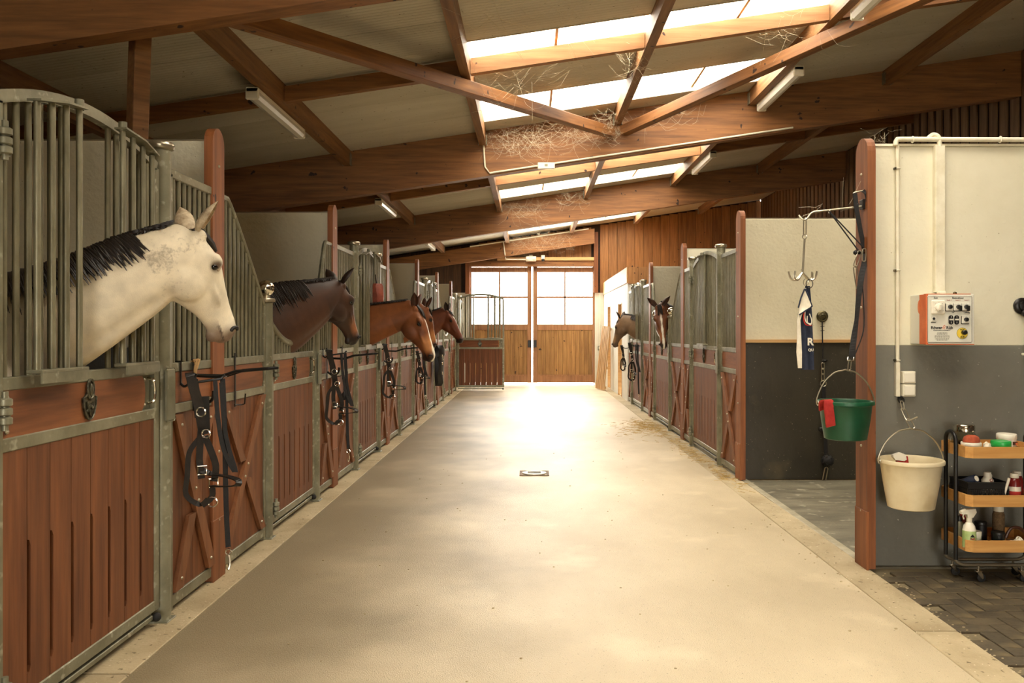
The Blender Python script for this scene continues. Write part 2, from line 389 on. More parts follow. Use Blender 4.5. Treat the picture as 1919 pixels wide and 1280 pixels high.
tr_ = n_.new('ShaderNodeBsdfTransparent'); tr_.inputs[0].default_value = (1, 0.98, 0.94, 1)
mx_ = n_.new('ShaderNodeMixShader'); mx_.inputs[0].default_value = 0.82
l_.new(p_.outputs[0], mx_.inputs[1]); l_.new(tr_.outputs[0], mx_.inputs[2]); l_.new(mx_.outputs[0], n_['Material Output'].inputs[0])
pane_m = bpy.data.materials.new('pane'); pane_m.use_nodes = True; MATS['pane'] = pane_m
n_ = pane_m.node_tree.nodes; l_ = pane_m.node_tree.links; p_ = n_['Principled BSDF']
p_.inputs['Base Color'].default_value = rgb(235, 235, 225); p_.inputs['Roughness'].default_value = 0.08
tr_ = n_.new('ShaderNodeBsdfTransparent'); mx_ = n_.new('ShaderNodeMixShader'); mx_.inputs[0].default_value = 0.88
l_.new(p_.outputs[0], mx_.inputs[1]); l_.new(tr_.outputs[0], mx_.inputs[2]); l_.new(mx_.outputs[0], n_['Material Output'].inputs[0])

def slab(mb, x0, x1, y0, y1, dz, th):
    vs = [(x, y, roofz(x)+dz+t) for t in (0, th) for y in (y0, y1) for x in (x0, x1)]
    return mb.add(vs, [(0, 2, 3, 1), (4, 5, 7, 6), (0, 1, 5, 4), (2, 6, 7, 3), (0, 4, 6, 2), (1, 3, 7, 5)])
cover = MB()
slab(cover, XL-0.6, SKX0, YB-0.5, YE+0.4, 0.10, 0.06); 
for a_ in ((SKX1, XR+0.6, YB-0.5, WASH_FILL[2]), (SKX1, XR+0.6, WASH_FILL[3], YE+0.4), (SKX1, WASH_FILL[0], WASH_FILL[2], WASH_FILL[3]), (WASH_FILL[1], XR+0.6, WASH_FILL[2], WASH_FILL[3])): slab(cover, *a_, 0.10, 0.06)
edges = [YB-0.5]+[v for b in BANDS for v in b]+[YE+0.4]
for i in range(0, len(edges), 2): slab(cover, SKX0, SKX1, edges[i], edges[i+1], 0.10, 0.06)
ceiling = struct(cover.build('ceiling', 'ceiling_sheet'))
def strip(x0, x1, y0, y1):
    n = max(1, round((y1-y0)/1.0)); d = (y1-y0)/n
    for k in range(n):
        slab(MB(), x0+0.002, x1-0.002, y0+k*d+0.004, y0+(k+1)*d-0.004, 0.0, 0.095).build('ceiling_panel', 'ceiling_sheet', ceiling)
strip(XL, SKX0, YB-0.1, YE); strip(SKX1, XR, YB-0.1, WASH_FILL[2]); strip(SKX1, XR, WASH_FILL[3], YE); strip(SKX1, WASH_FILL[0], WASH_FILL[2], WASH_FILL[3]); strip(WASH_FILL[1], XR, WASH_FILL[2], WASH_FILL[3])
for i in range(0, len(edges), 2):
    a, b = max(edges[i], YB-0.1), min(edges[i+1], YE)
    if b-a > 0.1: strip(SKX0, SKX1, a, b)
for i, (y0, y1) in enumerate(BANDS):
    w = struct(slab(MB(), SKX0, SKX1, y0-0.01, y0+0.01, -0.004, 0.012).build('window_%d' % (i+1), 'steel_strip'))
    for x0, x1 in ((SKX0, 0.24), (0.26, 1.12), (1.14, 2.0), (2.02, SKX1)):
        slab(MB(), x0, x1, y0, y1, 0.055, 0.006).build('pane', 'skylight_sheet', w)
    for xx in (0.25, 2.01): slab(MB(), xx-0.014, xx+0.014, y0, y1, 0.045, 0.02).build('glazing_bar', 'pale_wood', w)

w = struct(slab(MB(), WASH_FILL[0], WASH_FILL[1], WASH_FILL[2]-0.01, WASH_FILL[2]+0.01, -0.004, 0.012).build('window_%d' % (len(BANDS)+1), 'steel_strip'))  # frame and pane of the added, unseen roof light that brightens the wash bay
slab(MB(), *WASH_FILL, 0.055, 0.006).build('pane', 'skylight_sheet', w)
# ---- rafters, purlins, noggins, wind braces
BEAMS = [(-7.0, 0), (-1.1, 1), (4.80, 2), (10.70, 3), (16.62, 4)]
def sloped(x0, x1, y0, y1, zb0, zt0):   # a timber that follows the roof slope; zb0, zt0: bottom and top at x = 0
    vs = [(x, y, (zt0 if t else zb0)+SLOPE*x) for t in (0, 1) for y in (y0, y1) for x in (x0, x1)]
    return MB().add(vs, [(0, 2, 3, 1), (4, 5, 7, 6), (0, 1, 5, 4), (2, 6, 7, 3), (0, 4, 6, 2), (1, 3, 7, 5)])
PX = (-4.10, -2.36, -0.61, 1.13, 2.87, 4.61)
for y, k in BEAMS:
    struct(sloped(XL, XR, y, y+0.15, 3.55, ROOF0-0.002).build('roof_beam', 'beam_wood'))
bays = [(-10.9, -7.0), (-6.85, -1.1), (-0.95, 4.80), (4.95, 10.70), (10.85, 16.62), (16.77, 22.45)]
for y0, y1 in bays:
    for x in PX:
        zb = 3.95+SLOPE*x
        o = struct(MB().add([(x+dx, y, zb+SLOPE*dx*0+t*(roofz(x+dx)-zb-0.002)) for t in (0, 1) for y in (y0, y1) for dx in (-0.045, 0.045)],
            [(0, 2, 3, 1), (4, 5, 7, 6), (0, 1, 5, 4), (2, 6, 7, 3), (0, 4, 6, 2), (1, 3, 7, 5)]).build('roof_beam_purlin', 'purlin_wood'))
        for sx in (-1, 1):     # joist hanger plates
            MB().box(x+sx*0.048, x+sx*0.056, y1-0.09, y1-0.002, zb+0.0, zb+0.15).build('hanger', 'galv', o)
    if y1-y0 > 4:
        ym = (y0+y1)/2
        for i in range(len(PX)-1):
            struct(sloped(PX[i]+0.05, PX[i+1]-0.05, ym-0.04, ym+0.04, 3.965, ROOF0-0.03).build('roof_beam_noggin', 'noggin_wood_lit' if 2 <= i <= 3 else 'beam_wood'))
        struct(sloped(XL, PX[0]-0.05, ym-0.04, ym+0.04, 3.965, ROOF0-0.03).build('roof_beam_noggin', 'beam_wood'))
        struct(sloped(PX[-1]+0.05, XR, ym-0.04, ym+0.04, 3.965, ROOF0-0.03).build('roof_beam_noggin', 'beam_wood'))
def timber(p, q, w, h, mname, nm):
    a, b = V(p), V(q); t = (b-a); L = t.length; t.normalize()
    up = V((0, 0, 1)); s = t.cross(up).normalized(); u = s.cross(t)
    me = MB().box(0, L, -w/2, w/2, -h/2, h/2, 0.004).mesh(nm, mname)
    o = link(nm, me); M = Matrix((t, -s, u)).transposed().to_4x4(); M.translation = a
    o.matrix_world = M; return o
zp = lambda x: 3.86+SLOPE*x
struct(timber((1.05, 10.66, zp(1.05)), (-2.30, 5.0, zp(-2.30)), 0.12, 0.12, 'beam_wood', 'roof_beam_wind_brace'))
struct(timber((1.21, 10.66, zp(1.21)), (4.75, 4.98, zp(4.75)-0.02), 0.12, 0.12, 'beam_wood', 'roof_beam_wind_brace'))
struct(timber((-2.66, 5.42, 0.0), (-2.44, 5.2, 3.62), 0.10, 0.12, 'purlin_wood', 'pillar_timber'))

# ---- outer walls
wl_ = struct(MB().box(XL-0.15, XL, YB, YE, -0.1, 3.36).build('wall_left', 'concrete_white'))
wr = struct(MB().box(XR, XR+0.15, YB, YE, -0.1, 5.4).build('wall_right', 'dark_wood'))
bm_ = MB().box(0, 0.03, -0.085, 0.085, 2.2, 5.07, 0.004).mesh('wall_board', 'slat_wood')
y = 0.6
while y < YE:
    link('wall_board', bm_, wr, (XR-0.032, y, 0)); y += 0.25
MB().box(XR-0.02, XR-0.001, YB, YE, 0, 2.2).build('wall_plinth', 'dark_wood', wr)
# end wall: pale masonry below, upright boards above, door opening in the middle
we = struct(MB().box(XL, -1.675, YE, YE+0.15, -0.1, 2.53).build('wall_end', 'concrete_white'))
MB().box(1.795, XR, YE, YE+0.15, -0.1, 2.53).build('masonry', 'concrete_white', we)
MB().add([(x, yy, z) for yy in (YE+0.06, YE+0.15) for x, z in ((XL, 2.53), (-1.75, 2.53), (-1.75, 3.27), (1.84, 3.27), (1.84, 2.53), (XR, 2.53), (XR, roofz(XR)+0.13), (XL, roofz(XL)+0.13))],
         [(0, 1, 2, 7), (2, 3, 6, 7), (3, 4, 5, 6), (15, 10, 9, 8), (15, 14, 11, 10), (14, 13, 12, 11)]).build('backing', 'dark_wood', we)
x = XL+0.1; k = 0
rw = random.Random(3)
while x < XR-0.1:
    w = 0.24
    zb = 3.27 if -1.9 < x < 1.85 else 2.53
    zt = min(roofz(x), roofz(x+w))-0.01
    if not (-1.87 < x+w*0.5 < -1.62 or 1.72 < x+w*0.5 < 1.95):
        MB().box(x+0.004, x+w-0.004, YE+0.025+0.006*rw.random(), YE+0.06, zb, zt, 0.003).build('wall_board', 'board_wood' if x > -1.6 else 'dark_board', we)
    x += w; k += 1
struct(MB().box(-1.78, -1.65, YE-0.10, YE+0.06, 2.5, 3.72, 0.004).build('pillar_left_of_door', 'post_wood'))
struct(MB().box(1.76, 1.88, YE-0.10, YE+0.06, 2.53, 4.2, 0.004).build('pillar_right_of_door', 'post_wood'))
struct(sloped(XL, 1.76, YE-0.34, YE-0.2, 3.60, 4.0).build('roof_beam', 'beam_wood'))
struct(MB().box(-1.65, 1.76, YE-0.12, YE+0.1, 3.25, 3.40, 0.004).build('beam_lintel', 'beam_wood'))
struct(MB().box(-0.9, 1.76, YE-0.16, YE-0.06, 3.41, 3.50, 0.003).build('beam_rail', 'pale_wood'))
# the two door leaves
for k, (x0, x1) in enumerate(((-1.68, 0.045), (0.085, 1.80))):
    d = struct(MB().box(x0+0.07, x1-0.07, 0.06, 0.072, 0.1, 1.6).build('door_%d' % (k+1), 'door_wood', None, (0, YE, 0)))
    ym, yM = 0.02, 0.075
    st = 0.12
    for a, b in ((x0, x0+st*0.55 if k == 0 else x0+st), (x1-(st if k == 0 else st*0.55), x1)): MB().box(a, b, ym, yM, 0.045, 3.25, 0.004).build('stile', 'door_frame_wood', d)
    a, b = (x0+st*0.55, x1-st) if k == 0 else (x0+st, x1-st*0.55)
    for z0, z1 in ((3.10, 3.24), (2.385, 2.43), (1.50, 1.66), (0.05, 0.24)): MB().box(a, b, ym+0.002, yM-0.002, z0, z1, 0.003).build('rail', 'door_frame_wood', d)
    xm = (a+b)/2
    MB().box(xm-0.022, xm+0.022, ym+0.002, yM-0.002, 1.66, 3.10, 0.003).build('mullion', 'door_frame_wood', d)
    for p0, p1 in ((a, xm-0.022), (xm+0.022, b)):
        for z0, z1 in ((1.66, 2.385), (2.43, 3.10)):
            MB().box(p0, p1, 0.045, 0.05, z0, z1).build('pane', 'pane', d)
    n = 13; pw = (b-a)/n
    for i in range(n): MB().box(a+i*pw+0.002, a+(i+1)*pw-0.002, 0.035, 0.06, 0.24, 1.50, 0.004).build('plank', 'door_wood', d)
    MB().box(x1-0.10 if k == 0 else x0+0.01, x1-0.01 if k == 0 else x0+0.10, ym-0.02, ym+0.01, 1.02, 1.22, 0.006).build('pull_plate', 'black_metal', d)
    MB().box(a, b, ym-0.006, ym+0.004, 0.235, 0.27).build('drip_rail', 'door_frame_wood', d)
# rear end of the barn: wall with the wide opening that lets the daylight in behind the viewer
wb = struct(MB().box(XL, -1.8, YB-0.15, YB, -0.1, 3.4).build('wall_rear', 'concrete_white'))
MB().box(2.0, XR, YB-0.15, YB, -0.1, 3.5).build('masonry', 'concrete_white', wb)
MB().box(XL, XR, YB-0.15, YB, 2.9, 5.2).build('masonry', 'board_wood', wb)
struct(MB().box(-14, 14, -40, YB-0.15, -0.2, -0.02).build('ground_rear', 'outside'))
# ================================================================ stall fronts
# local frame: x along the front (hinge side at +x), y out into the aisle, z up
LX, RX = -1.85, 2.07
def lw(y, off=0.0): return dict(loc=(LX+off, y, 0), rz=-pi/2)     # left front at world Y
def rw_(y, off=0.0): return dict(loc=(RX-off, y, 0), rz=pi/2)
CACHE = {}
def bar_mesh(z0, z1, r=0.0125):
    k = ('bar', round(z0, 3), round(z1, 3), r)
    if k not in CACHE: CACHE[k] = MB().cyl(r, z0, z1, 10).mesh('bar', 'galv_bar')
    return CACHE[k]
def bar(parent, x, y, z0, z1): return link('bar', bar_mesh(z0, z1), parent, (x, y, 0))
def box_part(nm, m, parent, *a, c=0.003): return MB().box(*a, c).build(nm, m, parent)
PLANKS = {}
def plank_mesh(w, z0, z1, notch):
    k = (round(w, 4), z0, z1, notch)
    if k not in PLANKS:
        h = w/2-0.0015
        poly = [(-h, z0), (h, z0)]
        if notch:
            d = 0.021
            poly += [(h, 0.20), (h-d*0.6, 0.203), (h-d, 0.225), (h-d, 0.665), (h-d*0.6, 0.687), (h, 0.69)]
        poly += [(h, z1), (-h, z1)]
        PLANKS[k] = MB().prism(poly, -0.013, 0.013).mesh('plank', 'gate_wood')
    return PLANKS[k]
def bolt(parent, x, y, z, m='steel'):
    if 'bolt' not in CACHE: CACHE['bolt'] = MB().lathe([(0.009, 0), (0.009, 0.003), (0.006, 0.007), (0.001, 0.0085)], 8, Matrix.Rotation(-pi/2, 4, 'X')).mesh('bolt', m)
    return link('bolt', CACHE['bolt'], parent, (x, y, z))
def emblem_mesh():
    if 'emblem' in CACHE: return CACHE['emblem']
    mb = MB()
    sh = [(-0.052, 0.028), (-0.03, 0.036), (-0.018, 0.05), (0.018, 0.05), (0.03, 0.036), (0.052, 0.028), (0.046, -0.01), (0.034, -0.042), (0.018, -0.06), (0, -0.066), (-0.018, -0.06), (-0.034, -0.042), (-0.046, -0.01)]
    mb.prism(sh, 0, 0.008)
    mb.tube([(x*0.97, 0.009, z*0.97) for x, z in sh], 0.004, 6, True)
    mb.tube([(0.026*cos(a)*0.85, 0.011, 0.062+0.040*sin(a)) for a in [2*pi*i/20 for i in range(20)]], 0.0065, 8, True)
    mb.ball((0, 0.012, 0.06), (0.011, 0.010, 0.028), 10, 8)
    mb.tube(smooth_pts([(-0.03, 0.009, 0.0), (-0.01, 0.013, -0.018), (0.004, 0.014, -0.006), (0.024, 0.010, -0.03)], 4), 0.005, 6)
    mb.tube(smooth_pts([(0.0, 0.009, -0.05), (0.012, 0.012, -0.03), (0.03, 0.010, 0.012)], 4), 0.004, 6)
    CACHE['emblem'] = mb.mesh('emblem', 'pewter'); return CACHE['emblem']
def hinge_part(parent, x, z, y=0.02):
    if 'hinge' not in CACHE:
        mb = MB()
        for k in range(3): mb.lathe([(0.017, k*0.032), (0.023, k*0.032+0.004), (0.023, k*0.032+0.024), (0.017, k*0.032+0.028)], 12)
        mb.cyl(0.011, -0.02, 0.115, 10); mb.box(-0.05, 0.0, -0.03, -0.012, 0.0, 0.03)
        CACHE['hinge'] = mb.mesh('hinge', 'galv')
    return link('hinge', CACHE['hinge'], parent, (x, y+0.012, z))
def arch_z(x, W, zs=2.255, rise=0.115): return zs+rise*(1-(2*x/W)**2)
def gate(kind, W, place, label, opened=True, zside=2.255):
    g = thing('stall_gate', label, 'stall gate', group='stall gates along the aisle', **place)
    h = W/2
    zt = zside if kind == 'arch' else 1.50
    fr = MB().box(-h, -h+0.045, -0.02, 0.02, 0.085, zt, 0.004).box(h-0.045, h, -0.02, 0.02, 0.085, zt, 0.004)
    for z0, z1 in ((1.243, 1.290), (1.027, 1.077), (0.085, 0.137)): fr.box(-h+0.04, h-0.04, -0.019, 0.019, z0, z1, 0.004)
    fr.build('frame', 'galv', g)
    box_part('floor_rail', 'galv', g, -h+0.05, h-0.02, -0.014, 0.012, 0.045, 0.068)
    n = 8; pw = (W-0.09)/n
    for i in range(n): link('plank', plank_mesh(pw, 0.137, 1.027, i < n-1), g, (-h+0.045+(i+0.5)*pw, 0, 0))
    # name board with a rounded latch end, emblem, latch pull in its pocket
    x0, x1 = -h+0.155, h-0.048
    poly = [(x1, 1.077), (x1, 1.243), (x0+0.012, 1.243), (x0-0.012, 1.21), (x0-0.02, 1.16), (x0-0.012, 1.11), (x0+0.012, 1.077)]
    MB().prism(poly, -0.012, 0.014).build('name_board', 'gate_wood_x', g)
    link('emblem', emblem_mesh(), g, (0.02, 0.014, 1.150))
    lp = box_part('latch_pocket', 'galv', g, -h+0.044, x0-0.03, -0.02, -0.008, 1.077, 1.243)
    MB().tube(smooth_pts([(-h+0.085, 0.0, 1.225), (-h+0.085, 0.03, 1.215), (-h+0.078, 0.034, 1.16), (-h+0.085, 0.03, 1.115), (-h+0.085, 0.0, 1.105)], 5), 0.007, 8).build('latch_pull', 'chrome', lp)
    for z in (1.10, 1.22): bolt(g, h-0.06, 0.02, z); bolt(g, x0-0.035, 0.0, z)
    MB().ball((-h+0.03, 0.02, 0.052), 0.022, 10, 8).build('stop_knob', 'rubber', g)
    if kind == 'arch':
        pts = [(x, 0, arch_z(x, W, zside)) for x in [-h+0.02+(W-0.04)*i/18 for i in range(19)]]
        MB().tube(pts, 0, flat=(0.04, 0.045), up=(0, 1, 0)).build('arch_rail', 'galv', g)
        gap = 0.155
        inner = [x for x in [-h+0.045+0.072*(i+0.75) for i in range(20)] if x < h-0.06]
        for x in inner:
            if opened and abs(x) < gap: continue
            bar(g, x, 0, 1.288, round(arch_z(x, W, zside), 2)-0.01)
        s_list = (-1, 1)
        for sd in s_list:      # the two leaves of the head opening; folded back when open, shut in the middle when closed
            lo, hi = (gap+0.02, gap+0.30) if opened else (0.015, gap+0.0)
            yy = 0.062 if opened else 0.045
            xs = [sd*(lo+(hi-lo)*i/(3 if opened else 2)) for i in range(4 if opened else 3)]
            zt_ = lambda x: round(min(arch_z(x, W, zside), arch_z(sd*lo, W, zside))-0.02, 3)
            lf = MB().tube([(sd*(lo-0.02), yy, zt_(sd*lo)), (sd*(lo+hi)/2, yy+0.012, zt_(sd*(lo+hi)/2)), (sd*(hi+0.02), yy, zt_(sd*hi))], 0, flat=(0.055, 0.008), up=(0, 1, 0)).build('leaf_top', 'galv', g)
            MB().box(sd*(lo-0.02), sd*(hi+0.02), yy-0.03, yy+0.03, 1.298, 1.312, 0.003).build('leaf_base', 'galv', g)
            MB().box(sd*(lo-0.02), sd*(hi+0.02), yy+0.024, yy+0.03, 1.262, 1.30).build('leaf_catch', 'galv', g)
            MB().cyl(0.018, zt_(sd*lo)-0.01, zt_(sd*lo)+0.03, 10).build('pivot', 'galv', g, (sd*lo, yy, 0))
            for x in xs: bar(g, x, yy, 1.308, round(zt_(x), 2)-0.004)
    else:
        def uz(x): 
            t = abs(x)/h
            return 1.362+0.16*t**2.1
        pts = [(x, 0, uz(x)) for x in [-h+0.02+(W-0.04)*i/22 for i in range(23)]]
        MB().tube(pts, 0.026, 10).build('curved_rail', 'galv', g)
        x = -h+0.09
        while x < h-0.06:
            bar(g, x, 0, 1.288, round(uz(x), 2)); x += 0.066
    return g
def panel(kind, W, place, label, wood_side=1, zflat=2.26, zlow=1.63, flat_w=0.16):
    """fixed side panel; wood_side: +1 when the wooden post stands at +x"""
    p = thing('stall_screen', label, 'stall screen', group='fixed sections of the stall fronts', **place)
    h = W/2; s = wood_side
    fr = MB()
    zw, zp_ = zflat, (zflat if kind == 'flat' else zlow)
    fr.box(s*(h-0.03), s*h, -0.018, 0.018, 0.02, zw, 0.003).box(-s*h, -s*(h-0.03), -0.018, 0.018, 0.02, zp_, 0.003)
    for z0, z1 in ((1.243, 1.290), (1.027, 1.077), (0.04, 0.10)): fr.box(-h+0.028, h-0.028, -0.017, 0.017, z0, z1, 0.003)
    fr.build('frame', 'galv', p)
    def top(x):
        if kind == 'flat': return zflat
        d = h-s*x                                    # distance from the wooden post
        if d < flat_w: return zflat
        t = (d-flat_w)/(W-flat_w)
        return zflat-(zflat-zlow)*(t**1.12)
    pts = [(s*h-s*W*i/16, 0, top(s*h-s*W*i/16)) for i in range(17)]
    MB().tube(pts, 0.020, 8).build('top_rail', 'galv', p) if kind != 'flat' else MB().box(-h, h, -0.018, 0.018, zflat-0.02, zflat+0.025, 0.004).build('top_rail', 'galv', p)
    n = max(4, round((W-0.06)/0.072))
    for i in range(n):
        x = -h+0.03+(W-0.06)*(i+0.5)/n
        bar(p, x, 0, 1.288, round(top(x), 2)-0.004)
    # little board above the lower field
    c = 0.02; x0, x1, z0, z1 = -h+0.045, h-0.045, 1.08, 1.24
    poly = [(x0+c, z0), (x1-c, z0), (x1-c*0.5, z0+c*0.8), (x1, z0+c*1.6), (x1, z1-c*1.6), (x1-c*0.5, z1-c*0.8), (x1-c, z1), (x0+c, z1), (x0+c*0.5, z1-c*0.8), (x0, z1-c*1.6), (x0, z0+c*1.6), (x0+c*0.5, z0+c*0.8)]
    MB().prism(poly, -0.012, 0.012).build('name_board', 'gate_wood_x', p)
    rim = MB().box(x0-0.015, x1+0.015, -0.004, 0.004, 1.077, 1.243).build('board_backing', 'galv', p)
    n = max(3, round((W-0.06)/0.15)); pw = (W-0.06)/n
    for i in range(n): link('plank', plank_mesh(pw, 0.10, 1.027, False), p, (-h+0.03+(i+0.5)*pw, -0.006, 0))
    # cross braces: one long board, two short ones butting against it
    zb0, zb1 = 0.11, 1.02; bx = h-0.03; hw = 0.048
    def slant(xa, za, xb, zb):       # board cut level at both ends
        return [(xa-hw, za), (xa+hw, za), (xb+hw, zb), (xb-hw, zb)]
    A = bx-hw
    MB().prism(slant(-s*A, zb0, s*A, zb1) if False else slant(s*A, zb0, -s*A, zb1), 0.008, 0.032).build('brace', 'brace_wood', p)
    # the short boards run along the other diagonal and stop at the long one
    def other(u0, u1):
        xa, xb = -s*A+2*s*A*u0, -s*A+2*s*A*u1
        za, zb = zb0+(zb1-zb0)*u0, zb0+(zb1-zb0)*u1
        return slant(xa, za, xb, zb)
    gapu = hw*1.0/(A*2)
    for u0, u1 in ((0.0, 0.5-gapu), (0.5+gapu, 1.0)): MB().prism(other(u0, u1), 0.008, 0.030).build('brace', 'brace_wood', p)
    for u in (0.06, 0.46, 0.54, 0.94):
        bolt(p, s*A-2*s*A*u, 0.032, zb0+(zb1-zb0)*u)
        if u in (0.06, 0.94): bolt(p, -s*A+2*s*A*u, 0.030, zb0+(zb1-zb0)*u)
    return p
def gpost(kind, place, label, role='hinge'):
    o = thing('gate_post', label, 'gate post', group='galvanized posts of the stall fronts', **place)
    if kind == 'tall':
        MB().cyl(0.046, 0.0, 2.365, 20).build('tube', 'galv', o)
        MB().lathe([(0.048, 2.36), (0.060, 2.366), (0.064, 2.378), (0.064, 2.388), (0.058, 2.398), (0.02, 2.404)], 20).build('cap', 'steel', o)
    else:
        MB().cyl(0.046, 0.0, 1.665, 20).build('tube', 'galv', o)
        MB().lathe([(0.047, 1.655), (0.062, 1.660), (0.064, 1.672), (0.060, 1.684), (0.030, 1.688), (0.026, 1.71)], 20).build('collar', 'steel', o)
        MB().ball((0, 0, 1.755), 0.058, 24, 14).build('ball_finial', 'chrome', o)
    MB().box(-0.055, 0.055, -0.055, 0.055, 0.0, 0.012, 0.003).build('base_plate', 'galv', o)
    if role == 'hinge':
        for z in ((0.15, 1.13, 2.06) if kind == 'tall' else (0.15, 1.13)): hinge_part(o, -0.075, z, 0.036)
    else: box_part('latch_plate', 'galv', o, -0.05, 0.05, 0.040, 0.052, 1.00, 1.27, c=0.010)
    return o
def wpost(y, side, label, w=0.18, th=0.05, H=2.64):
    X = LX if side < 0 else RX
    o = thing('partition_post', label, 'post', (X, y, 0), -pi/2 if side < 0 else pi/2, 'wooden posts at the stall partitions')
    hw = w/2
    poly = [(-hw, 0.012), (hw, 0.012), (hw, H-hw)]+[(hw*cos(a), H-hw+hw*sin(a)) for a in [pi*i/10 for i in range(1, 10)]]+[(-hw, H-hw)]
    MB().prism(poly, -th/2, th/2).build('plank', 'post_wood', o)
    for z in (0.35, 0.75, 1.60, 2.42): bolt(o, 0.0, th/2, z)
    MB().box(-hw-0.003, hw+0.003, th/2-0.01, th/2+0.006, 0.006, 0.36, 0.002).build('kick_plank', 'post_wood', o)
    return o
def partition(y, side, upper='wall_white', lower='wall_blue_grey', nm='partition', zsplit=1.36, top=2.56, x_in=None):
    x0, x1 = (XL, LX-0.03) if side < 0 else (RX+0.03, XR)
    r = struct(MB().box(x0, x1, y-0.045, y+0.045, zsplit, top, 0.004).build(nm, upper))
    MB().box(x0, x1, y-0.046, y+0.046, 0.0, zsplit, 0.002).build('lower_band', lower, r)
    MB().box(x0, x1, y-0.03, y+0.03, top, top+0.012).build('top_edge', 'steel', r)
    return r

ordinal = ['first', 'second', 'third', 'fourth', 'fifth', 'sixth', 'seventh', 'eighth']
LW = [1.95+2.9*k for k in range(7)]
LB = [2.765]+[w+0.95 for w in LW[1:]]; LC = [4.15, 7.10, 10.0, 12.95, 15.86, 18.72]
who = ['the white horse', 'the dark brown horse', 'the bay horse with a white blaze', 'the half hidden bay horse', 'the bay horse with a star', 'an empty stall', '']
kinds = ['arch', 'u', 'arch', 'u', 'arch', 'u', 'arch']
GATE_L = []
for k, w in enumerate(LW):
    nth = ordinal[k]
    wpost(w, -1, '%s red-brown wooden post with rounded top along the left stall row' % nth)
    partition(w, -1)
    kd = kinds[k]
    b = LB[k]
    gpost('tall' if kd == 'arch' else 'short', lw(b), ('capped galvanized hinge post of %s gate on the left row' if kd == 'arch' else 'short hinge post with polished ball, %s gate of left row') % nth)
    panel('flat' if kd == 'arch' else 'swoop', b-0.066-(w+0.03), lw((w+0.03+b-0.066)/2), '%s panel with wooden cross braces before the hinge post of %s left gate' % ('flat-topped' if kd == 'arch' else 'slope-topped', nth), wood_side=1)
    if k == 6: break
    c = LC[k]
    gpost('tall' if kd == 'arch' else 'short', lw(c), ('capped galvanized latch post of %s gate on the left row' if kd == 'arch' else 'short latch post with polished ball, %s gate of left row') % nth, 'latch')
    GATE_L.append(gate(kd, c-b-0.132, lw((b+c)/2+0.0), '%s wood-planked gate of left row, %s, at %s' % (nth, 'arched' if kd == 'arch' else 'low', who[k])))
    w2 = w+2.9
    panel('flat' if kd == 'arch' else 'swoop', w2-0.03-c-0.066, lw((c+0.066+w2-0.03)/2), '%s panel with wooden cross braces beyond the latch post of %s left gate' % ('flat-topped' if kd == 'arch' else 'slope-topped', nth), wood_side=-1, flat_w=0.26)
# the last gate of the left row stands open across the aisle
b = LB[6]
g = gate('arch', 1.16, dict(loc=(LX+0.06+0.58, b+0.06, 0), rz=pi), 'open wood and galvanized gate standing across the aisle before the barn doors')
gpost('tall', lw(b+1.3), 'last capped post of the left row beyond the open gate')
panel('flat', YE-b-1.42, lw((b+1.36+YE-0.05)/2), 'last flat-topped panel of the left row beside the end wall', wood_side=-1)
# right row
RWD = [5.10, 8.12, 11.12, 14.14]
rl = ['wooden post with hooks between the wash bay and the grey wall', 'wooden post at the far side of the wash bay', 'second last wooden post of the right stall row', 'last wooden post of the right stall row']
for y, l in zip(RWD, rl): wpost(y, 1, l)
wash = partition(8.17, 1, 'wall_rough', 'wall_black')
MB().box(RX+0.03, XR, 8.10, 8.124, 1.345, 1.375).build('band_edge', 'pale_wood', wash)
partition(11.12, 1); partition(14.14, 1)
near = struct(MB().box(RX+0.035, XR, 5.13, 5.23, 1.365, 2.60, 0.004).build('wall_near_right', 'wall_white'))
MB().box(RX+0.035, XR, 5.128, 5.232, 0.0, 1.365, 0.002).build('lower_band', 'wall_grey', near)
MB().box(RX+0.035, XR, 5.12, 5.24, 2.60, 2.615).build('top_edge', 'pipe_cream', near)
struct(MB().box(XR-0.3, XR-0.2, 5.23, 8.1, 0, 2.58).build('wall_wash_bay', 'wall_black'))
# (wood post, latch post, hinge post, next wood post, kind, open)
for k, (w, c, b, w2, kd, op, l) in enumerate(((8.12, 8.96, 10.50, 11.12, 'arch', False, 'the closed stall beside the wash bay'), (11.12, 12.10, 13.57, 14.14, 'u', True, 'the horse with a white face stripe'), (14.14, 15.08, 16.55, 17.18, 'arch', True, 'the horse facing left'))):
    t = 'tall' if kd == 'arch' else 'short'; nth = ordinal[k]
    gpost(t, rw_(c), ('capped galvanized latch post of %s gate on the right row' if t == 'tall' else 'short latch post with polished ball, %s gate of right row') % nth, 'latch')
    gpost(t, rw_(b), ('capped galvanized hinge post of %s gate on the right row' if t == 'tall' else 'short hinge post with polished ball, %s gate of right row') % nth)
    pk = 'flat' if kd == 'arch' else 'swoop'
    panel(pk, c-0.066-w-0.03, rw_((w+0.03+c-0.066)/2), '%s panel with cross braces before the latch post of %s right gate' % ('flat-topped' if pk == 'flat' else 'slope-topped', nth), wood_side=-1)
    panel(pk, w2-0.03-b-0.066, rw_((b+0.066+w2-0.03)/2), '%s panel with cross braces beyond the hinge post of %s right gate' % ('flat-topped' if pk == 'flat' else 'slope-topped', nth), wood_side=1, flat_w=0.22)
    gate(kd, b-c-0.132, rw_((b+c)/2), '%s wood and galvanized gate of right row, at %s' % (nth, l), opened=op)
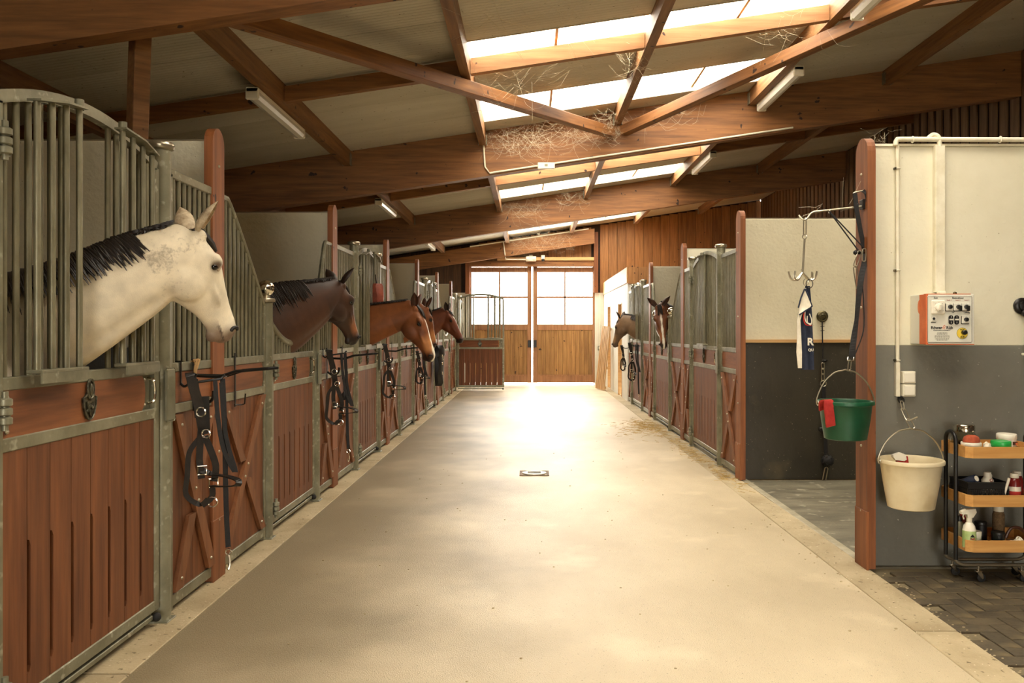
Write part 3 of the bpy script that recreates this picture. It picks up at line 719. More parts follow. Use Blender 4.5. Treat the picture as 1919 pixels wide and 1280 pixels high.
# white room beyond the right stalls with a timber fascia and two openings
rm = struct(MB().box(RX-0.03, RX+0.10, 17.25, 18.35, 0, 2.48).build('wall_right_room', 'concrete_white'))
for y0, y1, z0, z1 in ((18.35, 19.05, 2.08, 2.48), (19.05, 20.9, 0, 2.48), (20.9, 21.6, 2.1, 2.48), (21.6, YE, 0, 2.48)): MB().box(RX-0.03, RX+0.10, y0, y1, z0, z1).build('masonry', 'concrete_white', rm)
MB().box(RX+0.1, XR, 17.2, 17.3, 0, 2.48).build('masonry', 'concrete_white', rm)
MB().box(RX-0.03, XR, 17.25, YE, 2.48, 2.52).build('room_top', 'pale_wood', rm)
for k in range(6): MB().box(RX-0.055, RX-0.032, 17.22+k*0.94, 17.215+(k+1)*0.94, 2.47, 2.80, 0.003).build('fascia_board', 'pale_wood', rm)
for k in range(14): MB().box(RX-0.03+k*0.22, RX-0.034+(k+1)*0.22, 17.19, 17.215, 2.45, 2.80, 0.003).build('fascia_board', 'board_wood', rm)
for a, b in ((18.33, 19.07), (20.88, 21.62)):
    for yy in (a, b-0.035): MB().box(RX-0.04, RX+0.11, yy, yy+0.035, 0, 2.1, 0.003).build('door_jamb', 'pale_wood', rm)
    MB().box(RX+0.06, RX+0.09, a+0.05, b-0.05, 0.02, 2.08, 0.003).build('door_leaf', 'concrete_white', rm)
# ================================================================ horses
HORSE_MATS = {}
def coat_material(nm, dapple=0.0, rough=0.5):
    m = bpy.data.materials.new(nm); m.use_nodes = True; n = m.node_tree.nodes; l = m.node_tree.links; p = n['Principled BSDF']
    p.inputs['Roughness'].default_value = rough; p.inputs['Specular IOR Level'].default_value = 0.35
    p.inputs['Sheen Weight'].default_value = 0.05
    at = n.new('ShaderNodeAttribute'); at.attribute_name = 'coat'
    tc = n.new('ShaderNodeTexCoord'); nz = n.new('ShaderNodeTexNoise'); nz.inputs['Scale'].default_value = 14.0; nz.inputs['Detail'].default_value = 6.0
    l.new(tc.outputs['Object'], nz.inputs['Vector'])
    mr = n.new('ShaderNodeMapRange'); mr.inputs[1].default_value = 0.3; mr.inputs[2].default_value = 0.7; mr.inputs[3].default_value = 0.86; mr.inputs[4].default_value = 1.12
    l.new(nz.outputs[0], mr.inputs[0])
    hs = n.new('ShaderNodeHueSaturation'); l.new(at.outputs['Color'], hs.inputs['Color']); l.new(mr.outputs[0], hs.inputs['Value']); cur = hs.outputs[0]
    if dapple:
        n2 = n.new('ShaderNodeTexNoise'); n2.inputs['Scale'].default_value = 55.0; n2.inputs['Detail'].default_value = 5.0; n2.inputs['Roughness'].default_value = 0.7
        l.new(tc.outputs['Object'], n2.inputs['Vector'])
        ad = n.new('ShaderNodeMath'); ad.operation = 'MULTIPLY_ADD'; ad.inputs[1].default_value = 0.30; l.new(at.outputs['Alpha'], ad.inputs[0]); l.new(n2.outputs[0], ad.inputs[2])
        m2 = n.new('ShaderNodeMapRange'); m2.inputs[1].default_value = 0.68; m2.inputs[2].default_value = 0.92; m2.inputs[4].default_value = dapple; l.new(ad.outputs[0], m2.inputs[0])
        mx = n.new('ShaderNodeMix'); mx.data_type = 'RGBA'; mx.inputs[7].default_value = rgb(92, 74, 56); l.new(m2.outputs[0], mx.inputs[0]); l.new(cur, mx.inputs[6]); cur = mx.outputs[2]
    l.new(cur, p.inputs['Base Color'])
    nb = n.new('ShaderNodeTexNoise'); nb.inputs['Scale'].default_value = 260.0; l.new(tc.outputs['Object'], nb.inputs['Vector'])
    bp = n.new('ShaderNodeBump'); bp.inputs['Distance'].default_value = 0.0008; l.new(nb.outputs[0], bp.inputs['Height']); l.new(bp.outputs[0], p.inputs['Normal'])
    MATS[nm] = m
coat_material('grey_coat', 0.5, 0.6); coat_material('bay_coat', 0.0, 0.46)
mat('mane_black', rgb(26, 20, 16), 0.45, 0, rgb(44, 34, 26), 3, (60, 60, 4))
mat('eye_dark', rgb(14, 10, 8), 0.06); mat('nostril_dark', rgb(20, 14, 12), 0.6); mat('ear_inside', rgb(90, 66, 48), 0.8)

def ringloft(mb, secs, n=20):
    """secs: list of (centre, side axis, up axis, half width top, half width bottom, height up, height down, squareness)"""
    vs = []; fs = []; m = len(secs)
    for c, b, u, wt, wb, hu, hd, q in secs:
        for k in range(n):
            a = 2*pi*k/n; ca, sa = cos(a), sin(a)
            w = (wt if sa > 0 else wb) if abs(sa) > 0.999 else (wt*(0.5+0.5*sa)+wb*(0.5-0.5*sa))
            f = lambda x: math.copysign(abs(x)**q, x)
            h = hu if sa > 0 else hd
            vs.append(tuple(c+b*(w*f(ca))+u*(h*f(sa))))
    for i in range(m-1): fs += [(i*n+k, i*n+(k+1) % n, (i+1)*n+(k+1) % n, (i+1)*n+k) for k in range(n)]
    fs += [tuple(reversed(range(n))), tuple(range((m-1)*n, m*n))]
    return mb.add(vs, fs, True)
def interp_rows(rows, per=4):
    out = []
    m = len(rows)
    for i in range(m-1):
        a, b, c, d = rows[max(i-1, 0)], rows[i], rows[i+1], rows[min(i+2, m-1)]
        for k in range(per):
            t = k/per
            out.append([0.5*((2*q)+(r-p)*t+(2*p-5*q+4*r-s_)*t*t+(3*q-p-3*r+s_)*t**3) for p, q, r, s_ in zip(a, b, c, d)])
    out.append(list(rows[-1])); return out
# head sections along the head axis: s, top, bottom, half width top, half width bottom
HEAD = [(-0.045, 0.020, -0.06, 0.030, 0.040), (-0.02, 0.052, -0.11, 0.046, 0.062), (0.04, 0.076, -0.165, 0.066, 0.074), (0.11, 0.090, -0.200, 0.088, 0.074), (0.18, 0.096, -0.208, 0.098, 0.066),
        (0.25, 0.090, -0.190, 0.088, 0.058), (0.32, 0.082, -0.150, 0.070, 0.050), (0.39, 0.075, -0.110, 0.056, 0.044), (0.45, 0.070, -0.088, 0.049, 0.040), (0.51, 0.066, -0.078, 0.052, 0.040),
        (0.56, 0.056, -0.072, 0.053, 0.040), (0.595, 0.036, -0.062, 0.044, 0.036), (0.615, 0.006, -0.045, 0.028, 0.026)]
def horse(nm, label, floor, facing, neck, yaw, pitch, L, coat, vox=0.011, side=-1, blaze=None, mane_side=-1, ear=(0.35, 0.35), ear_back=0.0, roll=0.0, group=None, mane_len=1.0, neck_w=1.0, brk=0.84, splay=0.46, deep=1.0):
    """floor: point under the chest, facing: world yaw of the body; neck: body-frame points (x fwd, y left, z up) withers-to-poll with
    (half height, half width); yaw/pitch of the head in degrees, body frame"""
    root = thing(nm, label, 'horse', floor, facing, group)
    mb = MB()
    # trunk
    T = [(-1.66, 1.16, .08, .08, .08), (-1.60, 1.18, .20, .17, .20), (-1.42, 1.20, .30, .27, .30), (-1.15, 1.18, .29, .29, .30), (-.85, 1.14, .30, .30, .31), (-.55, 1.12, .36, .28, .34), (-.28, 1.14, .36, .25, .36), (-.08, 1.15, .28, .22, .32), (.03, 1.15, .15, .14, .18)]
    ringloft(mb, [(V((x, 0, z)), V((0, 1, 0)), V((0, 0, 1)), w, w, hu, hd, 0.95) for x, z, hu, w, hd in interp_rows(T, 3)], 24)
    # legs: fore with knee, hind with stifle and hock
    for sy in (-1, 1):
        f = [(-.16, 1.12, .07), (-.14, .95, .10), (-.13, .80, .085), (-.11, .62, .058), (-.11, .52, .058), (-.125, .44, .040), (-.125, .20, .034), (-.115, .14, .040), (-.09, .08, .042)]
        mb.tube([(x, sy*(.15-.05*max(0, min(1, (z-.75)/.3))), z) for x, z, r in interp_rows(f, 3)], [r for x, z, r in interp_rows(f, 3)], 12)
        h = [(-1.36, 1.14, .16), (-1.30, .95, .16), (-1.28, .82, .125), (-1.38, .66, .075), (-1.50, .54, .062), (-1.47, .44, .046), (-1.44, .22, .038), (-1.43, .15, .044), (-1.40, .08, .044)]
        mb.tube([(x, sy*(.16-.06*max(0, min(1, (z-.75)/.3))), z) for x, z, r in interp_rows(h, 3)], [r for x, z, r in interp_rows(h, 3)], 12)
        for hx in (-.075, -1.385): mb.lathe([(.070, .004), (.066, .03), (.05, .09)], 14, Matrix.Translation((hx, sy*(.15 if hx > -1 else .16), 0)))
    # neck
    rows = interp_rows([list(r) for r in neck], 6)
    P = [V(r[:3]) for r in rows]
    secs = []; frames = []
    for i, r in enumerate(rows):
        t = (P[min(i+1, len(P)-1)]-P[max(i-1, 0)]).normalized()
        b = V((0, 0, 1)).cross(t)
        b = b.normalized() if b.length > 0.05 else V((0, 1, 0))
        u = t.cross(b).normalized()
        hh, hw = r[3], r[4]*neck_w
        secs.append((P[i], b, u, hw*0.62, hw*1.08, hh, hh*0.96, 0.88)); frames.append((P[i], t, b, u, hh, hw))
    c_, b_, u_, *_r = secs[-1]; t_ = frames[-1][1]        # round the neck off into the poll
    for d_, k_ in ((0.014, 0.90), (0.026, 0.72), (0.034, 0.42)): secs.append((c_+t_*d_-u_*(1-k_)*0.02, b_, u_, *[q*k_ for q in _r[:4]], _r[4]))
    ringloft(mb, secs, 24)
    # windpipe cord under the neck
    k0 = len(frames)//3
    mb.tube([f[0]-f[3]*f[4]*0.86 for f in frames[k0:-2]], [f[5]*0.50 for f in frames[k0:-2]], 12)
    # head
    ya, pa, ro = R(yaw), R(pitch), R(roll)
    ax = V((cos(pa)*cos(ya), cos(pa)*sin(ya), -sin(pa)))
    fn = V((sin(pa)*cos(ya), sin(pa)*sin(ya), cos(pa)))
    lt = fn.cross(ax)
    fn, lt = fn*cos(ro)+lt*sin(ro), lt*cos(ro)-fn*sin(ro)
    S = L/0.60; O = P[-1]
    D = S*deep
    H = lambda s, t, w: O+ax*(s*S)+fn*(t*D)+lt*(w*D)
    ringloft(mb, [(H(s, 0, 0), lt, fn, wt*D, wb*D, tp*D, -bt*D, 0.86) for s, tp, bt, wt, wb in interp_rows(HEAD, 3)], 24)
    HM = Matrix((ax*S, fn*D, lt*D)).transposed().to_4x4(); HM.translation = O
    for w in (-1, 1):
        mb.ball((0.205, -0.095, w*0.044), (0.115, 0.100, 0.040), 16, 10, HM)     # jowl
        mb.ball((0.155, 0.052, w*0.078), (0.050, 0.030, 0.028), 12, 8, HM)       # brow
        mb.ball((0.30, -0.004, w*0.056), (0.10, 0.014, 0.020), 12, 8, HM)        # facial crest
        mb.ball((0.555, 0.012, w*0.040), (0.036, 0.034, 0.022), 12, 8, HM)       # nostril wing
        mb.ball((0.00, 0.045, w*0.045), (0.040, 0.032, 0.026), 12, 8, HM)        # ear base
    mb.ball((0.588, -0.012, 0), (0.036, 0.044, 0.044), 14, 10, HM); mb.ball((0.555, -0.074, 0), (0.036, 0.024, 0.032), 12, 8, HM)
    me = mb.mesh('tmp'); tmp = bpy.data.objects.new('tmp', me); COL.objects.link(tmp)
    md = tmp.modifiers.new('r', 'REMESH'); md.mode = 'VOXEL'; md.voxel_size = vox; md.use_smooth_shade = True
    md2 = tmp.modifiers.new('s', 'SMOOTH'); md2.iterations = 5; md2.factor = 0.5
    dg = bpy.context.evaluated_depsgraph_get(); dg.update()
    me2 = bpy.data.meshes.new_from_object(tmp.evaluated_get(dg)); me2.name = 'body'
    bpy.data.objects.remove(tmp); bpy.data.meshes.remove(me)
    me2.polygons.foreach_set('use_smooth', [True]*len(me2.polygons))
    # coat colours by anatomy
    IM = HM.inverted(); cols = []
    C = coat; NP = frames
    for vtx in me2.vertices:
        p = vtx.co; q = IM @ p; s, t, w = q
        c = list(C['base']); al = 0.0
        def mixc(k, f):
            f = max(0.0, min(1.0, f))
            for i in range(3): c[i] = c[i]*(1-f)+k[i]*f
        onhead = s > -0.03 and abs(w) < 0.13 and -0.24 < t < 0.14 and s < 0.66
        if onhead:
            if 'face' in C: mixc(C['face'], (s-0.05)/0.2*0.8)
            if 'jaw' in C: mixc(C['jaw'], 0.7*max(0, min(1, (-t-0.02)/0.1))*max(0, 1-abs(s-0.2)/0.3))
            if 'nose_light' in C: mixc(C['nose_light'], max(0, min(1, (s-0.30)/0.10))*max(0, min(1, (0.54-s)/0.06))*max(0, min(1, (t+0.045)/0.05)))
            if 'muzzle' in C: mixc(C['muzzle'], max((s-0.51)/0.07, 0) if t > -0.035 else (s-0.46)/0.08)
            if blaze:
                d = math.hypot((s-0.15)/1.6, w) if blaze == 'star' else None
                if blaze == 'star':
                    if t > 0.03 and abs(s-0.15) < 0.045: mixc(C['white'], (0.022*(1-abs(s-0.15)/0.05)-abs(w))/0.006)
                else:
                    hwid = blaze[0]+(blaze[1]-blaze[0])*max(0, min(1, (s-0.1)/0.45))+0.004*sin(s*40)
                    if t > -0.01 and s > 0.08: mixc(C['white'], (hwid-abs(w-blaze[2]*(s-0.3)))/0.006*min(1, (s-0.08)/0.03))
            if 'speck' in C: al = max(0, 1-abs(s-0.02)/0.10)*0.75 + max(0, (s-0.50)/0.1)*0.5 + (0.5 if t < -0.13 else 0)
            mixc((0.01, 0.008, 0.006), max(0, 1-abs(t+0.040+0.02*(0.6-s)*0)/0.006)*(1 if 0.50 < s < 0.60 else 0)*0.9)
            e = math.hypot(s-0.178, t-0.036)
            mixc(C.get('eye_ring', (0.03, 0.02, 0.015)), (0.036-e)/0.02 if abs(w) > 0.06 else 0)
        else:
            # distance along / across the neck
            bi = min(range(0, len(NP), 2), key=lambda i: (NP[i][0]-p).length_squared)
            f = NP[bi]; d = p-f[0]; hgt = d.dot(f[3])/f[4]
            if 'crest' in C: mixc(C['crest'], (hgt-0.35)/0.5*0.75)
            if 'throat' in C: mixc(C['throat'], (-hgt-0.45)/0.5*0.6)
            if 'speck' in C: al = 0.30*max(0, 1-abs(bi/len(NP)-0.92)/0.16) + 0.4*max(0, 1-bi/len(NP)*1.8) + 0.15
            if p.z < 0.7 and 'legs' in C: mixc(C['legs'], (0.75-p.z)/0.25)
        cols += [c[0], c[1], c[2], al]
    at = me2.attributes.new('coat', 'FLOAT_COLOR', 'POINT'); at.data.foreach_set('color', cols)
    me2.materials.append(G(C['mat']))
    link('body', me2, root)
    # eyes, nostrils, ears
    for w in (-1, 1):
        e = MB().ball((0.180, 0.030, w*0.079), (0.021, 0.018, 0.017), 14, 10, HM).build('eye', 'eye_dark', root)
        lid = MB().tube([HM @ V((0.180+0.026*cos(a), 0.030+0.019*sin(a)+0.006, w*(0.092-0.008*abs(cos(a))))) for a in [pi*i/8 for i in range(9)]], 0.006, 6).build('eyelid', C.get('lidmat', 'mane_black'), e)
        MB().tube([HM @ V(q) for q in smooth_pts([(0.572, 0.034, w*0.050), (0.556, 0.030, w*0.063), (0.548, 0.010, w*0.066), (0.560, -0.006, w*0.062)], 4)], [0.004]+[0.0085]*11+[0.004], 8).build('nostril', 'nostril_dark', root)
        # ear: a cupped leaf, open to the front and outside
        up_e = V((-0.86, 0.40, splay*w)); op = V((0.35, 0.55, 0.75*w)) 
        if ear_back: up_e = V((-0.95, 0.10, 0.30*w))
        up_e.normalize(); op = (op-up_e*op.dot(up_e)).normalized(); sd = up_e.cross(op)
        base = V((-0.030, 0.052, w*0.050)); vs = []; fs = []; rows_ = 9; nn = 9
        for side_ in (0, 1):
            for i in range(rows_):
                u = i/(rows_-1); ln = 0.18*u
                wd = 0.046*(math.sin(pi*min(1, 0.22+u*0.80))**0.8)*(1 if u < 0.97 else 0.3)
                for k in range(nn):
                    a = -1.9+3.8*k/(nn-1)      # arc of the cup, open toward op
                    rr = wd*(0.90 if side_ else 1.0)
                    q = base+up_e*ln+(-op*cos(a)*rr*0.75+sd*sin(a)*rr)+op*0.010*u+op*(0.012*u*u)
                    vs.append(HM @ q)
        for side_ in (0, 1):
            o_ = side_*rows_*nn
            for i in range(rows_-1):
                for k in range(nn-1):
                    f4 = (o_+i*nn+k, o_+i*nn+k+1, o_+(i+1)*nn+k+1, o_+(i+1)*nn+k); fs.append(f4 if (side_ == 0) else tuple(reversed(f4)))
        for i in range(rows_-1):
            for k in (0, nn-1): fs.append((i*nn+k, (i+1)*nn+k, rows_*nn+(i+1)*nn+k, rows_*nn+i*nn+k))
        for k in range(nn-1): fs.append(((rows_-1)*nn+k, (rows_-1)*nn+k+1, rows_*nn+(rows_-1)*nn+k+1, rows_*nn+(rows_-1)*nn+k))
        MB().add(vs, fs, True).build('ear', C['earmat'], root)
    # mane: locks that leave the crest and lie on one side of the neck
    mm_ = MB(); rr = random.Random(len(nm)*7+int(floor[1]*10)); N = 560
    for i in range(N):
        u = i/(N-1); fi = (0.30+0.70*u)*(len(frames)-2.01); a = int(fi); fr = frames[min(a, len(frames)-1)]; f2 = frames[min(a+1, len(frames)-1)]; tt = fi-a
        p0 = fr[0].lerp(f2[0], tt); b, uu, t_, hh, hw = fr[2], fr[3], fr[1], fr[4]*(1-tt)+f2[4]*tt, fr[5]
        ln = mane_len*(1.25 if 0.30+0.70*u < brk else 0.42)*(0.8+0.4*rr.random())
        rd0 = 1.045+0.03*rr.random(); dr0 = rr.uniform(-0.005, 0.007); pts = []; st = pi/2+mane_side*rr.uniform(0.0, 0.35)
        for k in range(6):
            ang = st-mane_side*(k/5.0)*ln
            ca, sa = cos(ang), sin(ang)
            wv = hw*(0.62*(0.5+0.5*sa)+1.08*(0.5-0.5*sa))
            f = lambda x: math.copysign(abs(x)**0.88, x)
            rad = rd0+(0.03 if k == 0 else 0)
            pts.append(p0+b*(wv*f(ca)*rad+0.004*math.copysign(1, ca)*(k > 0))+uu*(hh*f(sa)*rad)+t_*(dr0*k+rr.uniform(-0.0025, 0.0025)*(k > 0)))
        mm_.tube(pts, [0.009, 0.0085, 0.008, 0.007, 0.0055, 0.0015], 4)
    for i in range(16):       # forelock
        w0 = rr.uniform(-0.022, 0.022); e1 = rr.uniform(0.07, 0.15)
        mm_.tube([HM @ V((-0.035, 0.070, w0)), HM @ V((0.02, 0.088, w0*1.1)), HM @ V((e1*0.6, 0.100, w0*1.5)), HM @ V((e1, 0.101, w0*1.9))], [0.012, 0.013, 0.010, 0.002], 5)
    stuff(mm_.build('mane', 'mane_black', root))
    tl = MB(); 
    for i in range(14):
        a = rr.uniform(-0.05, 0.05); tl.tube(smooth_pts([(-1.62, a*0.4, 1.30), (-1.74, a, 1.15), (-1.76, a*1.2, 0.8), (-1.73, a*1.4, 0.5+abs(a))], 3), [0.02]*9+[0.006], 5)
    stuff(tl.build('tail', 'mane_black', root))
    return root
l3 = lambda *c: tuple(lin(x) for x in c)
GREY = dict(base=l3(222, 210, 184), speck=1, crest=l3(206, 192, 164), muzzle=l3(128, 108, 90), mat='grey_coat', white=l3(230, 225, 210), legs=l3(90, 80, 70), earmat='grey_ear', lidmat='grey_lid', eye_ring=l3(110, 92, 76))
mat('grey_ear', rgb(206, 190, 160), 0.6, 0, rgb(150, 128, 100), 30); mat('bay_ear', rgb(84, 46, 26), 0.5, 0, rgb(50, 28, 18), 20); mat('dark_ear', rgb(54, 34, 24), 0.5, 0, rgb(30, 20, 14), 20); mat('grey_lid', rgb(176, 156, 128), 0.5)
DARK = dict(base=l3(74, 46, 30), crest=l3(48, 30, 20), throat=l3(82, 52, 34), jaw=l3(44, 27, 19), face=l3(58, 36, 23), nose_light=l3(138, 88, 54), muzzle=l3(38, 26, 20), mat='bay_coat', white=l3(226, 218, 200), legs=l3(24, 18, 14), earmat='dark_ear')
BAY = dict(base=l3(136, 80, 42), crest=l3(112, 64, 34), throat=l3(128, 74, 38), jaw=l3(84, 48, 28), face=l3(122, 70, 38), nose_light=l3(190, 128, 74), muzzle=l3(46, 30, 22), mat='bay_coat', white=l3(236, 228, 208), legs=l3(24, 18, 14), earmat='bay_ear')
CHEST = dict(base=l3(110, 58, 34), crest=l3(78, 42, 26), throat=l3(122, 70, 44), face=l3(108, 56, 34), muzzle=l3(34, 24, 20), mat='bay_coat', white=l3(236, 228, 208), legs=l3(24, 18, 14), earmat='dark_ear')

BASE = [(-.80, 0, 1.16, .26, .20), (-.42, 0, 1.33, .33, .17)]
def place_horses():
    g = 'horses looking out over their stall gates'
    horse('horse', 'white horse with black mane and turned-away head, first stall on the left', (-2.1, 3.45, 0), 0.0,
          BASE+[(-.05, 0, 1.44, .240, .135), (.23, .05, 1.585, .185, .115), (.43, .16, 1.735, .150, .098), (.555, .27, 1.865, .085, .080)], 54, 65, .485, GREY, 0.010, mane_side=-1, group=g, splay=0.55, deep=1.22)
    horse('horse', 'dark brown horse leaning its neck over the low curved gate, second on the left', (-2.1, 6.30, 0), 0.0,
          BASE+[(-.05, .02, 1.45, .285, .135), (.20, .12, 1.57, .25, .12), (.40, .33, 1.70, .165, .098), (.50, .52, 1.815, .085, .080)], 60, 64, .50, DARK, 0.010, mane_side=-1, group=g, brk=0.76, splay=0.65, deep=1.15)
    horse('horse', 'bay horse stretching its lowered head out, broad white blaze on the nose', (-2.1, 9.33, 0), 0.0,
          BASE+[(-.05, 0, 1.42, .275, .135), (.25, 0, 1.53, .215, .115), (.55, 0, 1.62, .165, .095), (.78, -.02, 1.69, .125, .082)], -8, 68, .595, BAY, 0.010, mane_side=1, blaze=(0.006, 0.036, 0.0), group=g, mane_len=0.5)
    horse('horse', 'light bay horse mostly hidden behind the head of the blazed bay', (-2.1, 12.1, 0), 0.0,
          BASE+[(-.05, 0, 1.44, .275, .135), (.25, .02, 1.57, .22, .115), (.42, .05, 1.70, .165, .095), (.53, .10, 1.78, .125, .082)], 30, 74, .58, BAY, 0.014, mane_side=1, group=g, mane_len=0.5)
    horse('horse', 'bay horse with a small white star, farthest head on the left', (-2.1, 15.1, 0), 0.0,
          BASE+[(-.05, 0, 1.44, .275, .135), (.22, .01, 1.57, .22, .115), (.43, .03, 1.70, .165, .092), (.56, .05, 1.79, .125, .082)], -10, 60, .60, CHEST, 0.013, mane_side=1, blaze='star', group=g, mane_len=0.5)
    horse('horse', 'brown horse facing the viewer with a narrow white face stripe, right row', (2.34, 12.75, 0), pi,
          BASE+[(-.05, -.02, 1.45, .275, .135), (.15, .02, 1.60, .22, .115), (.29, .08, 1.73, .165, .095), (.37, .16, 1.80, .125, .082)], 100, 70, .62, DARK2, 0.012, mane_side=1, blaze=(0.010, 0.018, 0.0), group=g, mane_len=0.6, splay=0.7, roll=-14)
    horse('horse', 'dusty brown horse facing left, farthest head of the right row', (2.34, 15.85, 0), pi,
          BASE+[(-.05, 0, 1.40, .275, .135), (.22, 0, 1.52, .21, .115), (.42, -.03, 1.61, .165, .095), (.56, -.08, 1.67, .125, .082)], -46, 68, .54, DUN, 0.013, mane_side=1, group=g, mane_len=0.9)
DARK2 = dict(DARK, base=l3(110, 66, 40), face=l3(104, 60, 36), jaw=l3(60, 36, 24), mat='bay_coat', earmat='bay_ear')
DUN = dict(DARK, base=l3(124, 98, 72), crest=l3(96, 74, 54), throat=l3(110, 86, 62), face=l3(104, 82, 62), jaw=l3(84, 66, 50), nose_light=l3(150, 116, 80), muzzle=l3(80, 62, 48))
place_horses()
# ================================================================ right foreground: grey wall, wash bay, trolley
WY = 5.128
def text(parent, body, x, y, z, size, m, bold=0.0, align='CENTER', nm='lettering', rot=(pi/2, 0, 0), depth=0.0004):
    cu = bpy.data.curves.new('t', 'FONT'); cu.body = body; cu.size = size; cu.align_x = align; cu.align_y = 'CENTER'; cu.extrude = depth; cu.offset = bold; cu.resolution_u = 3
    o = bpy.data.objects.new('t', cu); COL.objects.link(o)
    dg = bpy.context.evaluated_depsgraph_get(); me = bpy.data.meshes.new_from_object(o.evaluated_get(dg)); bpy.data.objects.remove(o); bpy.data.curves.remove(cu)
    me.name = nm; me.materials.clear(); me.materials.append(G(m))
    t = link(nm, me, parent, (x, y, z)); t.rotation_euler = rot; return t
RX90 = Matrix.Rotation(pi/2, 4, 'X')          # z of a lathe turned to -y (out of the wall)
def disc(parent, nm, m, x, y, z, prof, n=20): return MB().lathe(prof, n, Matrix.Translation((x, y, z)) @ RX90).build(nm, m, parent)
# --- heat lamp control box
FY = 4.92
fx = lambda cx: (1700+cx/9.843-993)*FY/1550
fz = lambda cy: 1.45-(530+cy/9.843-622)*FY/1550
cb = thing('control_box', 'white control box with orange taped edge, switches and dial on the right wall', 'control box', (0, 0, 0))
x0, x1, z0, z1 = 2.358, 2.646, 1.375, 1.676
MB().box(x0, x1, FY+0.004, WY, z0, z1, 0.004).build('housing', 'panel_white', cb)
tp = MB().box(x0-0.0015, x0+0.003, FY+0.004, FY+0.085, z0, z1-0.002, 0.001).box(x0-0.002, x1-0.02, FY+0.004, FY+0.03, z1-0.003, z1+0.0015, 0.001).box(x0-0.002, x0+0.012, FY+0.002, FY+0.012, z0, z1).box(x0, x1, FY+0.0035, FY+0.02, z0-0.001, z0+0.003)
tp.ball((x0-0.001, FY+0.085, z1-0.075), (0.003, 0.022, 0.042), 10, 8).build('orange_tape', 'orange_tape', cb)
o = MB().box(fx(372), fx(1198), FY, FY+0.006, fz(1105), fz(238), 0.003).build('front_plate', 'panel_white', cb)
rim = [(fx(a), FY-0.0008, fz(b)) for a, b in ((392, 250), (1180, 250), (1192, 262), (1192, 1085), (1180, 1098), (392, 1098), (380, 1085), (380, 262))]
MB().tube(rim, 0.0011, 4, True).build('printed_border', 'black_ink', o)
d = MB().box(fx(432), fx(685), FY-0.016, FY, fz(580), fz(322), 0.006).build('timer_dial', 'white_plastic', cb)
disc(d, 'timer_knob', 'white_plastic', fx(565), FY-0.016, fz(455), [(0.024, 0), (0.023, 0.010), (0.020, 0.012)])
MB().box(fx(545), fx(592), FY-0.036, FY-0.022, fz(515), fz(395), 0.004).build('timer_grip', 'cream_plastic', d)
for a in range(7):
    an = R(220-a*43); MB().box(fx(565)+0.030*cos(an)-0.0012, fx(565)+0.030*cos(an)+0.0012, FY-0.0168, FY-0.0155, fz(455)+0.030*sin(an)-0.0012, fz(455)+0.030*sin(an)+0.0012).build('dial_mark', 'black_ink', d)
def rotary(cx, cy, turned, w=70):
    s = MB().box(fx(cx-w), fx(cx+w), FY-0.010, FY, fz(cy+w+4), fz(cy-w), 0.003).build('rotary_switch', 'panel_white', cb)
    MB().box(fx(cx-w-9), fx(cx+w-4), FY-0.006, FY-0.0005, fz(cy+w+16), fz(cy-w+6), 0.003).build('switch_base', 'black_plastic', s)
    disc(s, 'knob', 'black_plastic', fx(cx), FY-0.010, fz(cy+2), [(0.0125, 0), (0.012, 0.012), (0.010, 0.013)], 14)
    if turned: MB().box(fx(cx+2), fx(cx+48), FY-0.030, FY-0.012, fz(cy+80), fz(cy-20), 0.003).build('knob_grip', 'black_plastic', s)
    MB().box(fx(cx)-0.0015, fx(cx)+0.0015, FY-0.0106, FY-0.0095, fz(cy-50), fz(cy-58)).build('switch_mark', 'black_ink', s)
for cx, t in ((775, 0), (925, 1), (1072, 1)): rotary(cx, 442, t)
rotary(1070, 676, 0, 72)
for cx in (797, 902):
    poly = [(fx(cx)+0.0135*cos(a), fz(685)+(0.014 if sin(a) > 0 else -0.014)+0.0135*sin(a)) for a in [2*pi*i/24 for i in range(24)]]
    b = MB().prism(poly, FY-0.010, FY).build('push_button', 'black_plastic', cb)
    poly = [(x+(-0.004 if 1 else 0), z-0.001) for x, z in poly]; MB().prism([(fx(cx)-0.004+1.12*(x-fx(cx)+0.004), fz(685)+1.06*(z-fz(685))) for x, z in poly], FY-0.004, FY-0.0002).build('button_bezel', 'panel_white', b)
    MB().box(fx(cx-36), fx(cx+36), FY-0.012, FY-0.009, fz(692), fz(662), 0.003).build('button_lens', 'panel_white', b)
    for cy in (625, 730): MB().box(fx(cx)-0.0012, fx(cx)+0.0012, FY-0.0108, FY-0.0098, fz(cy+20), fz(cy-14)).build('button_mark', 'panel_white', b)
k = MB().box(fx(440), fx(535), FY-0.006, FY, fz(715), fz(618), 0.002).build('key_switch', 'panel_white', cb)
disc(k, 'key_hole', 'black_plastic', fx(483), FY-0.006, fz(662), [(0.0075, 0), (0.0075, 0.004)], 14)
MB().box(fx(438), fx(528), FY-0.001, FY, fz(739), fz(727)).build('printed_line', 'black_ink', k)
es = disc(cb, 'emergency_stop', 'yellow_label', fx(1013), FY, fz(930), [(0.0325, 0), (0.0325, 0.002)], 28)
MB().torus((fx(1013), FY-0.0022, fz(930)), 0.0325, 0.0008, 'y', 28, 4).build('label_ring', 'black_ink', es)
disc(es, 'stop_button', 'black_plastic', fx(1025), FY-0.002, fz(915), [(0.011, 0), (0.011, 0.018), (0.014, 0.02), (0.014, 0.028), (0.011, 0.031)], 18)
text(es, 'NOT', fx(1013), FY-0.0026, fz(866), 0.012, 'black_ink', 0.0003); text(es, 'AUS', fx(1013), FY-0.0026, fz(1000), 0.013, 'black_ink', 0.0003)
T_ = FY-0.0006
